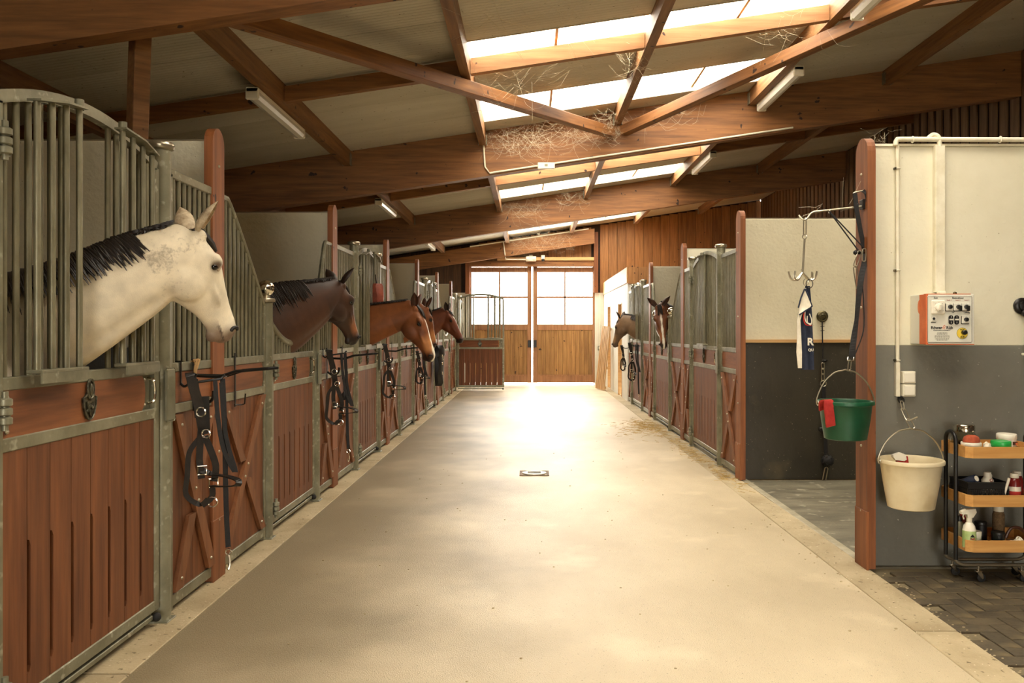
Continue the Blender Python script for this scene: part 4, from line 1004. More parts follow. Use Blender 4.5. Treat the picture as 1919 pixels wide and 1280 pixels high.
text(cb, 'Zeit', fx(525), T_, fz(280), 0.0145, 'black_ink', 0.0003); text(cb, 'Bestrahlung', fx(935), T_, fz(280), 0.0145, 'black_ink', 0.0003)
for i, cx in enumerate((775, 935, 1100)): text(cb, 'Stufe %d' % (i+1), fx(cx), T_, fz(322), 0.0105, 'red_ink')
text(cb, 'UV', fx(848), T_, fz(545), 0.012, 'black_ink', 0.0003); text(cb, 'Lüftung', fx(1098), T_, fz(549), 0.012, 'black_ink', 0.0003)
text(cb, 'Röwer', fx(542), T_, fz(830), 0.0250, 'black_ink', 0.0007); text(cb, 'Rüb', fx(782), T_, fz(830), 0.0250, 'black_ink', 0.0007)
MB().tube(smooth_pts([(fx(655), T_, fz(850)), (fx(668), T_, fz(800)), (fx(692), T_, fz(785)), (fx(700), T_, fz(815)), (fx(672), T_, fz(838)), (fx(702), T_, fz(858))], 4), 0.0013, 5).build('ampersand_logo', 'orange_tape', cb)
text(cb, 'EQUESTRIAN EQUIPMENT', fx(642), T_, fz(877), 0.0088, 'black_ink', 0.0001)
for cy, a, b in ((925, 555, 740), (948, 548, 745), (978, 510, 785), (1000, 505, 788), (1034, 515, 772), (1057, 545, 742)):
    ln = MB(); x = a; rr = random.Random(cy)
    while x < b: w = rr.randint(10, 34); ln.box(fx(x), fx(min(x+w, b)), T_, T_+0.0006, fz(cy+6), fz(cy-6)); x += w+8
    stuff(ln.build('fine_print', 'wall_grey', cb))
MB().box(2.507, 2.548, 5.06, 5.10, 1.674, 1.70, 0.004).build('cable_gland', 'cream_plastic', cb)
MB().ball((fx(945), FY+0.04, z1+0.006), (0.012, 0.01, 0.010), 10, 8).build('top_screw', 'old_brass', cb)
# --- trunking, pipes, switches
t = thing('cable_trunking', 'square cream cable trunking running down to the white control box', 'trunking')
MB().box(2.497, 2.556, 5.088, WY, 1.695, 2.60, 0.003).build('trunk', 'pipe_cream', t)
MB().tube(smooth_pts([(2.527, 5.10, 2.59), (2.52, 5.10, 2.65), (2.49, 5.11, 2.668), (2.46, 5.11, 2.645)], 5), 0.014, 8).build('elbow', 'pipe_cream', t)
t = thing('cable_conduit', 'thin cream conduit from the wall top down to the two light switches', 'conduit')
MB().tube([(2.272, 5.112, 2.60), (2.272, 5.112, 1.26)], 0.0115, 10).build('pipe', 'pipe_cream', t)
MB().box(2.258, 2.284, 5.098, WY, 1.05, 1.262, 0.003).build('trunk', 'pipe_cream', t)
for z in (2.46, 1.83, 1.275):
    MB().torus((2.272, 5.112, z), 0.0145, 0.004, 'z', 14, 6).build('clamp', 'cream_plastic', t); MB().box(2.253, 2.262, 5.10, WY, z-0.006, z+0.006).build('clamp_screw', 'old_brass', t)
t = thing('cable_conduit', 'horizontal cream conduit lying along the top of the right wall', 'conduit')
MB().tube(smooth_pts([(2.255, 5.10, 2.60), (2.262, 5.10, 2.632), (2.30, 5.10, 2.638), (2.6, 5.10, 2.636), (3.2, 5.10, 2.634), (5.0, 5.10, 2.634)], 4), 0.015, 10).build('pipe', 'pipe_cream', t)
for x in (2.36, 2.9, 3.4): MB().torus((x, 5.10, 2.636), 0.018, 0.004, 'x', 14, 6).build('clamp', 'cream_plastic', t)
for i, (za, l) in enumerate(((1.132, 'upper of two white rocker switches beside the thin conduit'), (1.052, 'lower of two white rocker switches beside the thin conduit'))):
    t = thing('light_switch', l, 'light switch', group='rocker switches on the grey wall')
    MB().box(2.294, 2.374, 5.085, WY, za, za+0.076, 0.004).build('housing', 'cream_plastic', t)
    MB().box(2.302, 2.367, 5.079, 5.09, za+0.008, za+0.068, 0.003).build('rocker', 'white_plastic', t)
# --- white bucket on its chain
def chain_link(mb, a, b, r, w, plane):
    a, b = V(a), V(b); t = (b-a).normalized(); s = V(plane); s = (s-t*s.dot(t)).normalized(); L = (b-a).length; pts = []
    for i in range(16):
        an = 2*pi*i/16; pts.append((a+b)/2+t*((L/2-w)*(1 if cos(an) > 0 else -1)*(abs(cos(an)) > 0.01)+w*cos(an))+s*(w*sin(an)))
    mb.tube(pts, r, 6, True)
def bucket(nm, label, c, rt, rb, h, m, lift, open_dir=0.0, swing=0.0):
    b = thing(nm, label, 'bucket', c)
    n = 48
    MB().lathe([(rb-0.012, 0.0), (rb, 0.006), (rb+(rt-rb)*0.5, h*0.5), (rt-0.008, h-0.03), (rt-0.004, h-0.026), (rt+0.006, h-0.022), (rt+0.008, h-0.008), (rt+0.004, h), (rt-0.006, h), (rt-0.012, h-0.012), (rb+(rt-rb)*0.5-0.005, h*0.5), (rb-0.006, 0.014), (0.001, 0.012)], n).build('pail', m, b)
    sx = rt+0.004
    for s in (-1, 1): MB().torus((s*(sx+0.004), 0, h-0.016), 0.012, 0.004, 'x', 12, 6).build('handle_lug', 'steel', b)
    pts = smooth_pts([(-sx-0.010, 0, h-0.024), (-sx-0.008, 0, h+0.02), (-sx*0.80, 0, h+lift*0.58), (-sx*0.42, 0, h+lift*0.90), (-0.02, 0, h+lift*0.97), (0, 0, h+lift), (0.02, 0, h+lift*0.97), (sx*0.42, 0, h+lift*0.90), (sx*0.80, 0, h+lift*0.58), (sx+0.008, 0, h+0.02), (sx+0.010, 0, h-0.024)], 4)
    MB().tube(pts, 0.0045, 8).build('handle', 'steel', b); return b
bucket('bucket', 'worn cream bucket hanging by a chain on the grey wall', (2.264, 4.915, 0.405), 0.178, 0.130, 0.29, 'bucket_cream', 0.182)
t = thing('bucket_chain', 'short steel chain with toggle holding the cream bucket', 'chain')
mb = MB(); mb.torus((2.292, 5.10, 1.028), 0.016, 0.004, 'y', 14, 6); mb.box(2.28, 2.305, 5.11, WY, 1.03, 1.05); mb.build('wall_eye', 'black_metal', t)
mb = MB(); chain_link(mb, (2.288, 5.09, 1.025), (2.284, 5.06, 0.975), 0.003, 0.010, (1, 0.3, 0)); mb.build('link', 'steel', t)
mb = MB(); chain_link(mb, (2.283, 5.065, 0.982), (2.284, 4.99, 0.915), 0.0036, 0.014, (1, 0, 0)); mb.build('link', 'steel', t)
mb = MB(); chain_link(mb, (2.283, 5.00, 0.925), (2.281, 4.925, 0.874), 0.0036, 0.014, (0.4, 0.6, 0.6)); mb.build('link', 'steel', t)
MB().tube([(2.284, 4.985, 0.915), (2.33, 4.97, 0.938)], 0.0055, 8).build('toggle', 'steel', t)
t = thing('spray_bottle', 'white and red spray trigger head sticking out of the cream bucket', 'spray bottle', (2.205, 4.93, 0.42))
MB().lathe([(0.036, 0), (0.04, 0.01), (0.04, 0.17), (0.018, 0.215), (0.016, 0.235)], 18).build('bottle', 'cream_plastic', t)
MB().prism([(-0.045, 0.285), (-0.03, 0.268), (0.02, 0.262), (0.034, 0.27), (0.03, 0.30), (0.0, 0.312), (-0.045, 0.298)], -0.016, 0.016).build('spray_head', 'white_plastic', t)
MB().prism([(-0.02, 0.235), (0.03, 0.235), (0.048, 0.25), (0.042, 0.29), (0.03, 0.262), (-0.02, 0.262)], -0.013, 0.013).build('trigger', 'red_cloth', t)

# --- trolley
X0, X1, Y0, Y1 = 2.482, 2.928, 4.685, 5.02
tr = thing('trolley', 'black tube trolley with three bamboo trays by the grey wall', 'trolley', (0, 0, 0))
def tray(zb, h):
    c = 0.03
    out = [(X0+c, Y0), (X1-c, Y0), (X1, Y0+c), (X1, Y1-c), (X1-c, Y1), (X0+c, Y1), (X0, Y1-c), (X0, Y0+c)]
    r = MB(); n = 8
    inn = [((X0+X1)/2+(x-(X0+X1)/2)*0.965, (Y0+Y1)/2+(y-(Y0+Y1)/2)*0.965) for x, y in out]
    r.add([(x, y, zb+0.003) for x, y in inn]+[(x, y, zb+0.012) for x, y in inn], [tuple(reversed(range(n))), tuple(range(n, 2*n))]+[(i, (i+1) % n, n+(i+1) % n, n+i) for i in range(n)])
    r = r.build('tray', 'bamboo', tr)
    cx, cy = (X0+X1)/2, (Y0+Y1)/2
    for i in range(n):
        a, b = V((*out[i], 0)), V((*out[(i+1) % n], 0)); d = (b-a).normalized(); nn = V((-d.y, d.x, 0))*0.011
        q = [a, b, b+nn+d*-0.0045, a+nn+d*0.0045]
        MB().add([(p.x, p.y, zb) for p in q]+[(p.x, p.y, zb+h) for p in q], [(3, 2, 1, 0), (4, 5, 6, 7)]+[(k, (k+1) % 4, 4+(k+1) % 4, 4+k) for k in range(4)]).build('tray_side', 'bamboo', r)
for zb, h in ((0.733, 0.064), (0.458, 0.065), (0.200, 0.066)): tray(zb, h)
for x in (X0-0.013, X1+0.013):
    MB().tube(smooth_pts([(x, 4.795, 0.13), (x, 4.795, 0.5), (x, 4.795, 0.80)], 3)+smooth_pts([(x, 4.795, 0.825), (x, 4.812, 0.853), (x, 4.853, 0.868), (x, 4.893, 0.853), (x, 4.91, 0.825)], 4)+[(x, 4.91, 0.5), (x, 4.91, 0.13)], 0.0115, 10).build('hoop', 'black_metal', tr)
for y in (4.795, 4.91):
    MB().tube(smooth_pts([(X0-0.013, y, 0.15), (X0-0.010, y, 0.122), (X0+0.02, y, 0.104), (X0+0.07, y, 0.100), (X1-0.07, y, 0.100), (X1-0.02, y, 0.104), (X1+0.010, y, 0.122), (X1+0.013, y, 0.15)], 4), 0.010, 10).build('base_tube', 'steel', tr)
for x, y in ((2.60, 4.795), (2.85, 4.795), (2.52, 4.93), (2.88, 4.93)):
    c = MB().cyl(0.007, 0.062, 0.095, 8).box(-0.018, 0.018, -0.014, 0.014, 0.058, 0.066, 0.002).build('castor', 'chrome', tr, (x, y, 0))
    for s in (-1, 1): MB().prism([(-0.016, 0.06), (0.014, 0.06), (0.026, 0.03), (0.018, 0.02), (0.006, 0.03)], s*0.013-0.0015, s*0.013+0.0015).build('fork', 'chrome', c)
    MB().lathe([(0.020, -0.009), (0.025, -0.006), (0.025, 0.006), (0.020, 0.009)], 16, Matrix.Translation((0.016, 0, 0.0255)) @ RX90).build('wheel', 'rubber', c)
# --- things on the trolley
ZT = 0.746; ZM = 0.471; ZB = 0.213
mat('jar_glass', rgb(232, 230, 215), 0.05, 0, trans=1.0)
mat('herb', rgb(120, 96, 66), 0.9, 0, rgb(90, 70, 44), 60)
t = thing('glass_jar', 'bulbous glass jar with square-edged steel lid on the top tray', 'jar', (2.592, 4.935, ZT))
MB().lathe([(0.055, 0.0), (0.070, 0.006), (0.078, 0.04), (0.074, 0.08), (0.054, 0.106), (0.054, 0.112), (0.050, 0.112), (0.050, 0.104), (0.070, 0.078), (0.074, 0.04), (0.066, 0.010), (0.001, 0.006)], 28).build('glass', 'jar_glass', t)
MB().lathe([(0.02, 0.008), (0.064, 0.012), (0.070, 0.03), (0.05, 0.036), (0.001, 0.038)], 20).build('contents', 'herb', t)
MB().lathe([(0.056, 0.112), (0.058, 0.114), (0.058, 0.148), (0.055, 0.152), (0.002, 0.153)], 28).build('lid', 'chrome', t)
def tub(nm, label, c, r, h, mbody, lid=None, lidh=0.018, cat='tub', mlid=None):
    o = thing(nm, label, cat, c)
    MB().lathe([(r*0.92, 0), (r*0.95, 0.004), (r*0.97, h-lidh)], 24).build('body', mbody, o)
    MB().lathe([(r, h-lidh), (r*1.02, h-lidh+0.002), (r*1.02, h-0.004), (r*0.97, h), (r*0.85, h-0.002)], 24).build('lid', mlid or mbody, o); return o
t = tub('cream_tub', 'low white tub under the red-brown sponge on the top tray', (2.547, 4.775, ZT), 0.054, 0.068, 'white_plastic')
for k in range(5): MB().box(-0.006+0.008*k, -0.001+0.008*k, -0.0532, -0.0515, 0.022, 0.031).build('print', 'black_ink', t)
t = thing('sponge', 'rounded red-brown sponge lying on the low white tub', 'sponge', (2.55, 4.778, ZT+0.068))
MB().lathe([(0.046, 0), (0.048, 0.010), (0.040, 0.030), (0.022, 0.040), (0.001, 0.042)], 20, Matrix.Scale(0.8, 4, (0, 1, 0))).build('foam', mat('sponge', rgb(176, 84, 52), 0.9, 0, rgb(150, 64, 40), 40).name, t)
tub('salve_tin', 'bright green screw-lid tin on the top tray', (2.702, 4.745, ZT), 0.052, 0.080, mat('bright_green', rgb(34, 158, 70), 0.35).name, lidh=0.03, cat='tin')
t = tub('supplement_tub', 'tall white tub with dark square logo behind the green tin', (2.795, 4.85, ZT), 0.053, 0.108, 'white_plastic', lidh=0.03)
text(t, 'QUIZA', 0.022, -0.0512, 0.030, 0.022, 'black_ink', 0.0005, rot=(pi/2, 0, 0.12)); MB().box(0.006, 0.034, -0.0530, -0.0505, 0.048, 0.066).build('logo', 'brown_leather', t); MB().box(0.022, 0.034, -0.0534, -0.0525, 0.048, 0.060).build('logo_corner', 'orange_tape', t)
rr = random.Random(5)
def crumple(nm, label, c, sx, sy, sz, m, cat):
    mb = MB(); n, k = 9, 6; vs = []; fs = []
    for j in range(k+1):
        for i in range(n):
            a = 2*pi*i/n; ph = pi*j/k*0.5; f = 1+rr.uniform(-0.25, 0.25)
            vs.append((sx*cos(ph)*cos(a)*f, sy*cos(ph)*sin(a)*f, sz*sin(ph)*(1+rr.uniform(-0.2, 0.2))))
    for j in range(k):
        for i in range(n): fs.append((j*n+i, j*n+(i+1) % n, (j+1)*n+(i+1) % n, (j+1)*n+i))
    fs.append(tuple(reversed(range(n)))); o = mb.add(vs, fs).build(nm, m, None, c); tag(o, label, cat); return o
crumple('paper_towel', 'crumpled white paper between sponge tub and green tin', (2.632, 4.76, ZT), 0.034, 0.03, 0.062, 'cloth_white', 'paper')
# middle tray
bx0, bx1, by0, by1 = 2.503, 2.735, 4.725, 4.93
t = thing('plastic_basket', 'black perforated plastic basket on the middle tray', 'basket', (0, 0, ZM))
mb = MB()
def lat(xa, ya, xb, yb):
    L = math.hypot(xb-xa, yb-ya); n = int(L/0.0115); ux, uy = (xb-xa)/L, (yb-ya)/L
    M = Matrix(((ux, -uy, 0, xa), (uy, ux, 0, ya), (0, 0, 1, 0), (0, 0, 0, 1)))
    mb.box(0, L, 0, 0.003, 0.080, 0.118, 0.001, M=M); mb.box(0, L, -0.003, 0.005, 0.112, 0.120, 0.001, M=M); mb.box(0, L, 0, 0.003, 0, 0.012, M=M)
    for i in range(n+1):
        mb.box(i*L/n-0.0035, i*L/n+0.0035, 0, 0.003, 0.01, 0.082, M=M)
    for k in range(6): mb.box(0, L, 0.0002, 0.0028, 0.018+k*0.0125, 0.0245+k*0.0125, M=M)
for a, b in (((bx0, by0), (bx1, by0)), ((bx1, by0), (bx1, by1)), ((bx1, by1), (bx0, by1)), ((bx0, by1), (bx0, by0))): lat(*a, *b)
mb.box(bx0, bx1, by0, by1, 0, 0.003)
mb.build('weave', 'black_plastic', t)
t = thing('bandage_roll', 'navy bandage roll with white core leaning in the black basket', 'bandage', (2.545, 4.80, ZM+0.112))
M = Matrix.Rotation(R(62), 4, 'X') @ Matrix.Rotation(R(25), 4, 'Y')
MB().lathe([(0.016, 0.055), (0.024, 0.055), (0.026, 0.05), (0.026, -0.05), (0.022, -0.055), (0.016, -0.055)], 18, M).build('roll', 'navy', t)
MB().lathe([(0.012, 0.057), (0.0165, 0.057), (0.0165, -0.056), (0.012, -0.056)], 14, M).build('core', 'white_plastic', t)
t = thing('pill_bottle', 'white round-shouldered bottle with a face mark standing in the basket', 'bottle', (2.655, 4.80, ZM+0.012))
MB().lathe([(0.030, 0), (0.033, 0.004), (0.033, 0.108), (0.020, 0.126), (0.018, 0.130)], 20).build('body', 'cream_plastic', t)
MB().lathe([(0.020, 0.128), (0.020, 0.152), (0.018, 0.154)], 18).build('cap', 'white_plastic', t)
MB().torus((0.004, -0.0335, 0.112), 0.008, 0.0016, 'y', 14, 5).build('face_mark', 'red_ink', t)
t = thing('small_tube', 'small grey-green capped tube in the basket beside the bandage', 'tube', (2.585, 4.83, ZM+0.012)); MB().lathe([(0.012, 0), (0.012, 0.10), (0.009, 0.102), (0.009, 0.125), (0.006, 0.127)], 12).build('body', 'galv', t)
t = thing('applicator', 'small white applicator block behind the round-shouldered bottle', 'applicator', (2.692, 4.84, ZM+0.012)); MB().box(-0.010, 0.010, -0.01, 0.01, 0, 0.135, 0.003).build('body', 'cream_plastic', t)
t = thing('syringe', 'white tube leaning at the right end of the basket', 'syringe', (2.722, 4.735, ZM+0.10)); MB().tube([(-0.008, 0.0, -0.06), (0.010, -0.02, 0.045)], 0.0075, 10).build('barrel', 'white_plastic', t)
mat('red_brown_plastic', rgb(112, 30, 26), 0.2)
for c, l, sc_ in (((2.788, 4.76, ZM), 'red-brown bottle with white and red label beside the basket', 1.0), ((2.838, 4.82, ZM), 'glossy dark red bottle behind the labelled red-brown bottle', 1.02)):
    t = thing('care_bottle', l, 'bottle', c)
    MB().lathe([(0.030, 0), (0.034, 0.004), (0.034, 0.118*sc_), (0.026, 0.136*sc_), (0.020, 0.142*sc_)], 20).build('body', 'red_brown_plastic', t)
    MB().lathe([(0.023, 0.140*sc_), (0.024, 0.142*sc_), (0.023, 0.162*sc_), (0.020, 0.165*sc_)], 18).build('cap', 'cream_plastic', t)
    if sc_ == 1.0:
        for za, zb, m in ((0.008, 0.034, 'cream_plastic'), (0.034, 0.066, 'red_cloth'), (0.066, 0.092, 'cream_plastic')):
            MB().lathe([(0.0345, za), (0.0345, zb)], 20).build('label_band', m, t)
# bottom tray
t = thing('spray_bottle', 'white trigger spray bottle with pale green label on the bottom tray', 'spray bottle', (2.515, 4.735, ZB))
MB().lathe([(0.030, 0), (0.035, 0.004), (0.036, 0.10), (0.030, 0.128), (0.018, 0.145), (0.014, 0.15)], 22).build('body', 'white_plastic', t)
MB().lathe([(0.0365, 0.008), (0.0366, 0.10), (0.0364, 0.102)], 22).build('label', mat('label_green', rgb(176, 196, 132), 0.5, 0, rgb(140, 170, 96), 12).name, t)
MB().cyl(0.016, 0.146, 0.176, 14).build('collar', 'cream_plastic', t)
MB().prism([(-0.050, 0.196), (-0.05, 0.210), (-0.02, 0.222), (0.030, 0.226), (0.036, 0.206), (0.016, 0.176), (-0.014, 0.176), (-0.018, 0.196)], -0.014, 0.014).build('spray_head', 'cream_plastic', t)
MB().tube([(-0.03, 0, 0.196), (-0.036, 0, 0.182), (-0.030, 0, 0.165)], 0.004, 6).build('trigger', 'cream_plastic', t)
lg = MB().prism([(-0.014, 0.070), (0.0, 0.086), (0.014, 0.070)], -0.0385, -0.0355).build('label_emblem', 'black_ink', t)
MB().prism([(-0.016, 0.060), (-0.008, 0.066), (0.0, 0.060), (0.008, 0.066), (0.016, 0.060), (0.0, 0.054)], -0.0385, -0.0355).build('emblem_leaves', 'red_ink', lg)
tub('salve_tub', 'small white screw tub behind the green-labelled spray bottle', (2.588, 4.80, ZB), 0.030, 0.082, 'cream_plastic', lidh=0.026)
t = thing('soap_box', 'flat pale green soap box at the front of the bottom tray', 'soap box', (2.612, 4.735, ZB)); MB().box(-0.055, 0.055, -0.03, 0.03, 0, 0.022, 0.006).build('base', 'label_green', t); MB().box(-0.053, 0.053, -0.029, 0.029, 0.022, 0.038, 0.008).build('lid', 'label_green', t)
for c, r, h, l in (((2.700, 4.77, ZB), 0.036, 0.085, 'black squat jar in the middle of the bottom tray'), ((2.655, 4.87, ZB), 0.034, 0.12, 'black tall jar at the back of the bottom tray')): tub('grooming_jar', l, c, r, h, 'black_plastic', cat='jar')
t = thing('care_bottle', 'red-capped bottle behind the white spray bottle', 'bottle', (2.545, 4.85, ZB)); MB().lathe([(0.03, 0), (0.033, 0.004), (0.033, 0.13), (0.02, 0.15)], 18).build('body', 'red_brown_plastic', t); MB().cyl(0.02, 0.15, 0.18, 14).build('cap', 'red_cloth', t)
t = thing('care_bottle', 'grey bottle standing left of the white spray bottle', 'bottle', (2.503, 4.82, ZB)); MB().lathe([(0.022, 0), (0.024, 0.004), (0.024, 0.12), (0.014, 0.135)], 16).build('body', 'galv', t); MB().cyl(0.013, 0.135, 0.165, 12).build('cap', 'black_plastic', t)
t = thing('care_bottle', 'brown bottle with a cream cap at the back of the bottom tray', 'bottle', (2.765, 4.88, ZB)); MB().lathe([(0.03, 0), (0.033, 0.004), (0.033, 0.16), (0.026, 0.18)], 18).build('body', 'herb', t); MB().cyl(0.028, 0.18, 0.215, 16).build('cap', 'cream_plastic', t)
crumple('cleaning_cloth', 'crumpled white cloth at the right of the bottom tray', (2.795, 4.735, ZB), 0.05, 0.035, 0.058, 'cloth_white', 'cloth')
t = thing('brush', 'brown curved-handle brush lying on the bottom tray behind the cloth', 'brush', (2.82, 4.80, ZB)); MB().tube(smooth_pts([(-0.06, 0, 0.04), (-0.03, 0, 0.095), (0.02, 0, 0.10), (0.06, 0, 0.06), (0.065, 0, 0.012)], 4), 0.009, 8).build('handle', 'brown_leather', t); MB().box(-0.05, 0.05, -0.02, 0.02, 0.004, 0.03, 0.005).build('brush_back', 'brown_leather', t)
# --- fittings at the right edge of the wall
t = thing('wall_fitting', 'round black cast fitting with a smaller knob on the pale wall', 'wall fitting')
disc(t, 'rosette', 'black_metal', 3.045, WY, 1.61, [(0.050, 0), (0.052, 0.012), (0.042, 0.022), (0.03, 0.024), (0.028, 0.04), (0.012, 0.044)], 22); disc(t, 'knob', 'black_metal', 3.052, WY-0.02, 1.565, [(0.02, 0), (0.024, 0.02), (0.014, 0.034)], 16)
t = thing('water_tap', 'black pipe with pale tap lever at the edge of the grey wall', 'tap')
MB().tube([(3.09, 5.105, 1.30), (3.09, 5.105, 0.0)], 0.016, 10).build('pipe', 'black_metal', t); MB().box(3.035, 3.10, 5.08, 5.11, 1.305, 1.32, 0.003).build('lever', 'white_plastic', t); MB().ball((3.075, 5.09, 1.355), (0.03, 0.02, 0.022), 12, 8).build('valve', 'black_metal', t)

# ================================================================ wash bay: hook arm, straps, towel, green bucket
def wp(px, py, y): return V(((px-993)*y/1550, y, 1.45-(py-622)*y/1550))     # point at depth y
AY = 5.06
t = thing('hook_arm', 'bent steel hook arm sticking out from the near wooden post', 'hook arm')
P = [wp(1616, 386.5, AY), wp(1604, 388, AY), wp(1553, 394, AY), wp(1524, 397, AY), wp(1518, 402, AY), wp(1513, 409, AY), wp(1507, 412, AY), wp(1501, 408, AY), wp(1497, 403.5, AY)]
MB().tube(P[:4]+smooth_pts(P[3:], 4)[1:], 0.006, 8).build('rod', 'steel', t)
MB().tube(smooth_pts([wp(1619, 357, AY), wp(1601, 361, AY), wp(1600, 366, AY)], 4), 0.005, 8).build('upper_rod', 'steel', t)
MB().box(2.028, 2.046, AY-0.02, AY+0.03, 2.20, 2.26, 0.003).build('wall_plate', 'black_metal', t)
MB().tube(smooth_pts([wp(1617, 357, AY-0.02), wp(1623, 362, AY-0.03), wp(1626, 372, AY-0.03), wp(1627, 379, AY-0.03)], 4), 0, flat=(0.026, 0.004), up=(1, 0, 0)).build('snap', 'black_metal', t)
t = thing('web_strap', 'black web strap running from the hook arm down the post', 'strap')
MB().tube([wp(1602, 362, AY-0.01), wp(1605, 390, AY-0.015), wp(1612, 430, AY-0.01), wp(1620, 470, AY)], 0, flat=(0.030, 0.004), up=(1, 0.2, 0)).build('webbing', 'webbing', t)
t = thing('cord_loop', 'two taut black cords from the hook arm to the post peg', 'cord')
for a, b in ((1611, 473), (1624, 470)): MB().tube([wp(1554, 396, AY-0.01), wp((1554+a)/2, (396+b)/2, AY-0.012), wp(a, b, AY-0.015)], 0.0042, 7).build('cord', 'webbing', t)
MB().torus(tuple(wp(1554, 396, AY)), 0.010, 0.003, 'x', 12, 6).build('ring', 'steel', t)
t = thing('post_peg', 'black peg in the wooden post holding the cords and straps', 'peg'); a = wp(1620, 474, AY)
MB().tube([(1.985, AY-0.02, a.z), (2.046, AY, a.z)], 0.011, 10).build('peg', 'black_metal', t); MB().ball((1.985, AY-0.02, a.z), 0.015, 12, 8).build('peg_end', 'black_metal', t)
def snap_hook(parent, a, b, r=0.0035, w=0.012, nm='snap_hook', m='steel'):
    mb = MB(); chain_link(mb, a, b, r, w, (1, 0, 0)); return mb.build(nm, m, parent)
t = thing('carabiner', 'steel carabiner pair dangling beside the post', 'carabiner')
snap_hook(t, wp(1612, 470, AY-0.03), wp(1602, 500, AY-0.03)); snap_hook(t, wp(1602, 499, AY-0.03), wp(1608, 541, AY-0.03), 0.004, 0.011)
t = thing('lead_strap', 'long black twisted strap holding up the green bucket', 'strap')
Q = [wp(1622, 476, AY-0.03), wp(1620, 492, AY-0.035), wp(1614, 520, AY-0.045), wp(1609, 560, AY-0.055), wp(1605, 600, AY-0.065), wp(1600, 635, AY-0.075), wp(1597, 660, AY-0.08), wp(1597, 670, AY-0.08)]
ups = [(1, 0, 0), (1, 0, 0), (0.8, -0.4, 0), (0.6, -0.8, 0), (0.3, -1, 0), (0.8, -0.5, 0), (1, 0, 0), (1, 0, 0)]
MB().tube(smooth_pts(Q, 5), 0, flat=(0.034, 0.004), up=[V(ups[min(i//5, 7)]).lerp(V(ups[min(i//5+1, 7)]), (i % 5)/5) for i in range(36)]).build('webbing', 'webbing', t)
MB().tube(smooth_pts([wp(1616, 530, AY-0.03), wp(1619, 580, AY-0.04), wp(1618, 620, AY-0.05), wp(1606, 655, AY-0.07), wp(1600, 668, AY-0.08)], 4), 0.0035, 6).build('cord', 'webbing', t)
snap_hook(t, wp(1620, 466, AY-0.03), wp(1619, 490, AY-0.035), 0.004, 0.010)
MB().tube([wp(1589, 669, AY-0.08), wp(1588, 676, AY-0.08), wp(1593, 677, AY-0.08), wp(1599, 676, AY-0.08), wp(1600, 669, AY-0.08)], 0.0035, 6).build('buckle', 'chrome', t)
snap_hook(t, wp(1593, 675, AY-0.08), wp(1591, 694, AY-0.08), 0.0035, 0.008)
bucket('bucket', 'dark green bucket hanging from a strap beside the wooden post', (1.898, 4.975, 0.805), 0.158, 0.122, 0.232, 'green_plastic', 0.185)
t = tag(MB().tube(smooth_pts([(1.752, 4.93, 0.99), (1.742, 4.90, 1.035), (1.755, 4.865, 1.045), (1.752, 4.850, 1.0), (1.760, 4.853, 0.95), (1.768, 4.860, 0.895)], 4), 0, flat=(0.062, 0.010), up=(1, 0.35, 0)).build('red_cloth', 'red_cloth'), 'red cloth draped over the rim of the green bucket', 'cloth')
# multi-prong hook with rings and towel
t = thing('bridle_hook', 'hanging steel hook with four upturned prongs on the arm', 'hook')
mb = MB(); chain_link(mb, wp(1508.5, 409, AY), wp(1508, 440, AY), 0.004, 0.008, (1, 0, 0)); mb.build('link', 'steel', t)
MB().torus(tuple(wp(1508, 443.5, AY)), 0.013, 0.004, 'y', 16, 6).build('eye', 'steel', t)
MB().tube([wp(1508, 448, AY), wp(1504, 511, AY)], 0.006, 8).build('shaft', 'steel', t)
c = wp(1504, 511, AY)
for a, l in ((180, 0.085), (215, 0.07), (-12, 0.085), (25, 0.075)):
    u = V((cos(R(a)), sin(R(a))*0.9, 0))
    MB().tube(smooth_pts([c, c+u*0.02+V((0, 0, -0.022)), c+u*0.045+V((0, 0, -0.046)), c+u*0.072+V((0, 0, -0.036)), c+u*l+V((0, 0, 0.008))], 4), 0.0058, 8).build('prong', 'steel', t)
t = thing('key_ring', 'pair of thin steel rings holding the towel on the hook', 'ring')
a = wp(1512, 529, AY-0.01)
MB().torus((a.x-0.006, a.y, a.z), 0.021, 0.0028, 'y', 18, 6, 0.7).build('ring', 'steel', t); MB().torus((a.x+0.012, a.y-0.012, a.z-0.01), 0.026, 0.0026, 'y', 18, 6, 0.8).build('ring', 'black_metal', t)
tw = thing('towel', 'folded navy and white towel with lettering hanging from the hook rings', 'towel')
def sheet(rows, th, nm, m, parent):      # rows: list of polylines (equal counts) top to bottom, thickened toward +y
    n = len(rows[0]); vs = [tuple(p) for r in rows for p in r]+[(p[0]+0.0003, p[1]+th, p[2]) for r in rows for p in r]; o = len(rows)*n; fs = []
    for j in range(len(rows)-1):
        for i in range(n-1): fs += [(j*n+i, (j+1)*n+i, (j+1)*n+i+1, j*n+i+1), (o+j*n+i, o+j*n+i+1, o+(j+1)*n+i+1, o+(j+1)*n+i)]
        for i in (0, n-1): fs.append((j*n+i, (j+1)*n+i, o+(j+1)*n+i, o+j*n+i))
    for i in range(n-1): fs += [(i, i+1, o+i+1, o+i), ((len(rows)-1)*n+i, (len(rows)-1)*n+i+1, o+(len(rows)-1)*n+i+1, o+(len(rows)-1)*n+i)]
    return MB().add(vs, fs, True).build(nm, m, parent)
def towel_rows(edges, ybase, amp, k, ph):
    rows = []
    for py, a, b in edges:
        rows.append([wp(a+(b-a)*i/9, py, ybase+amp*sin(ph+k*i/9*pi+py*0.012)) for i in range(10)])
    return rows
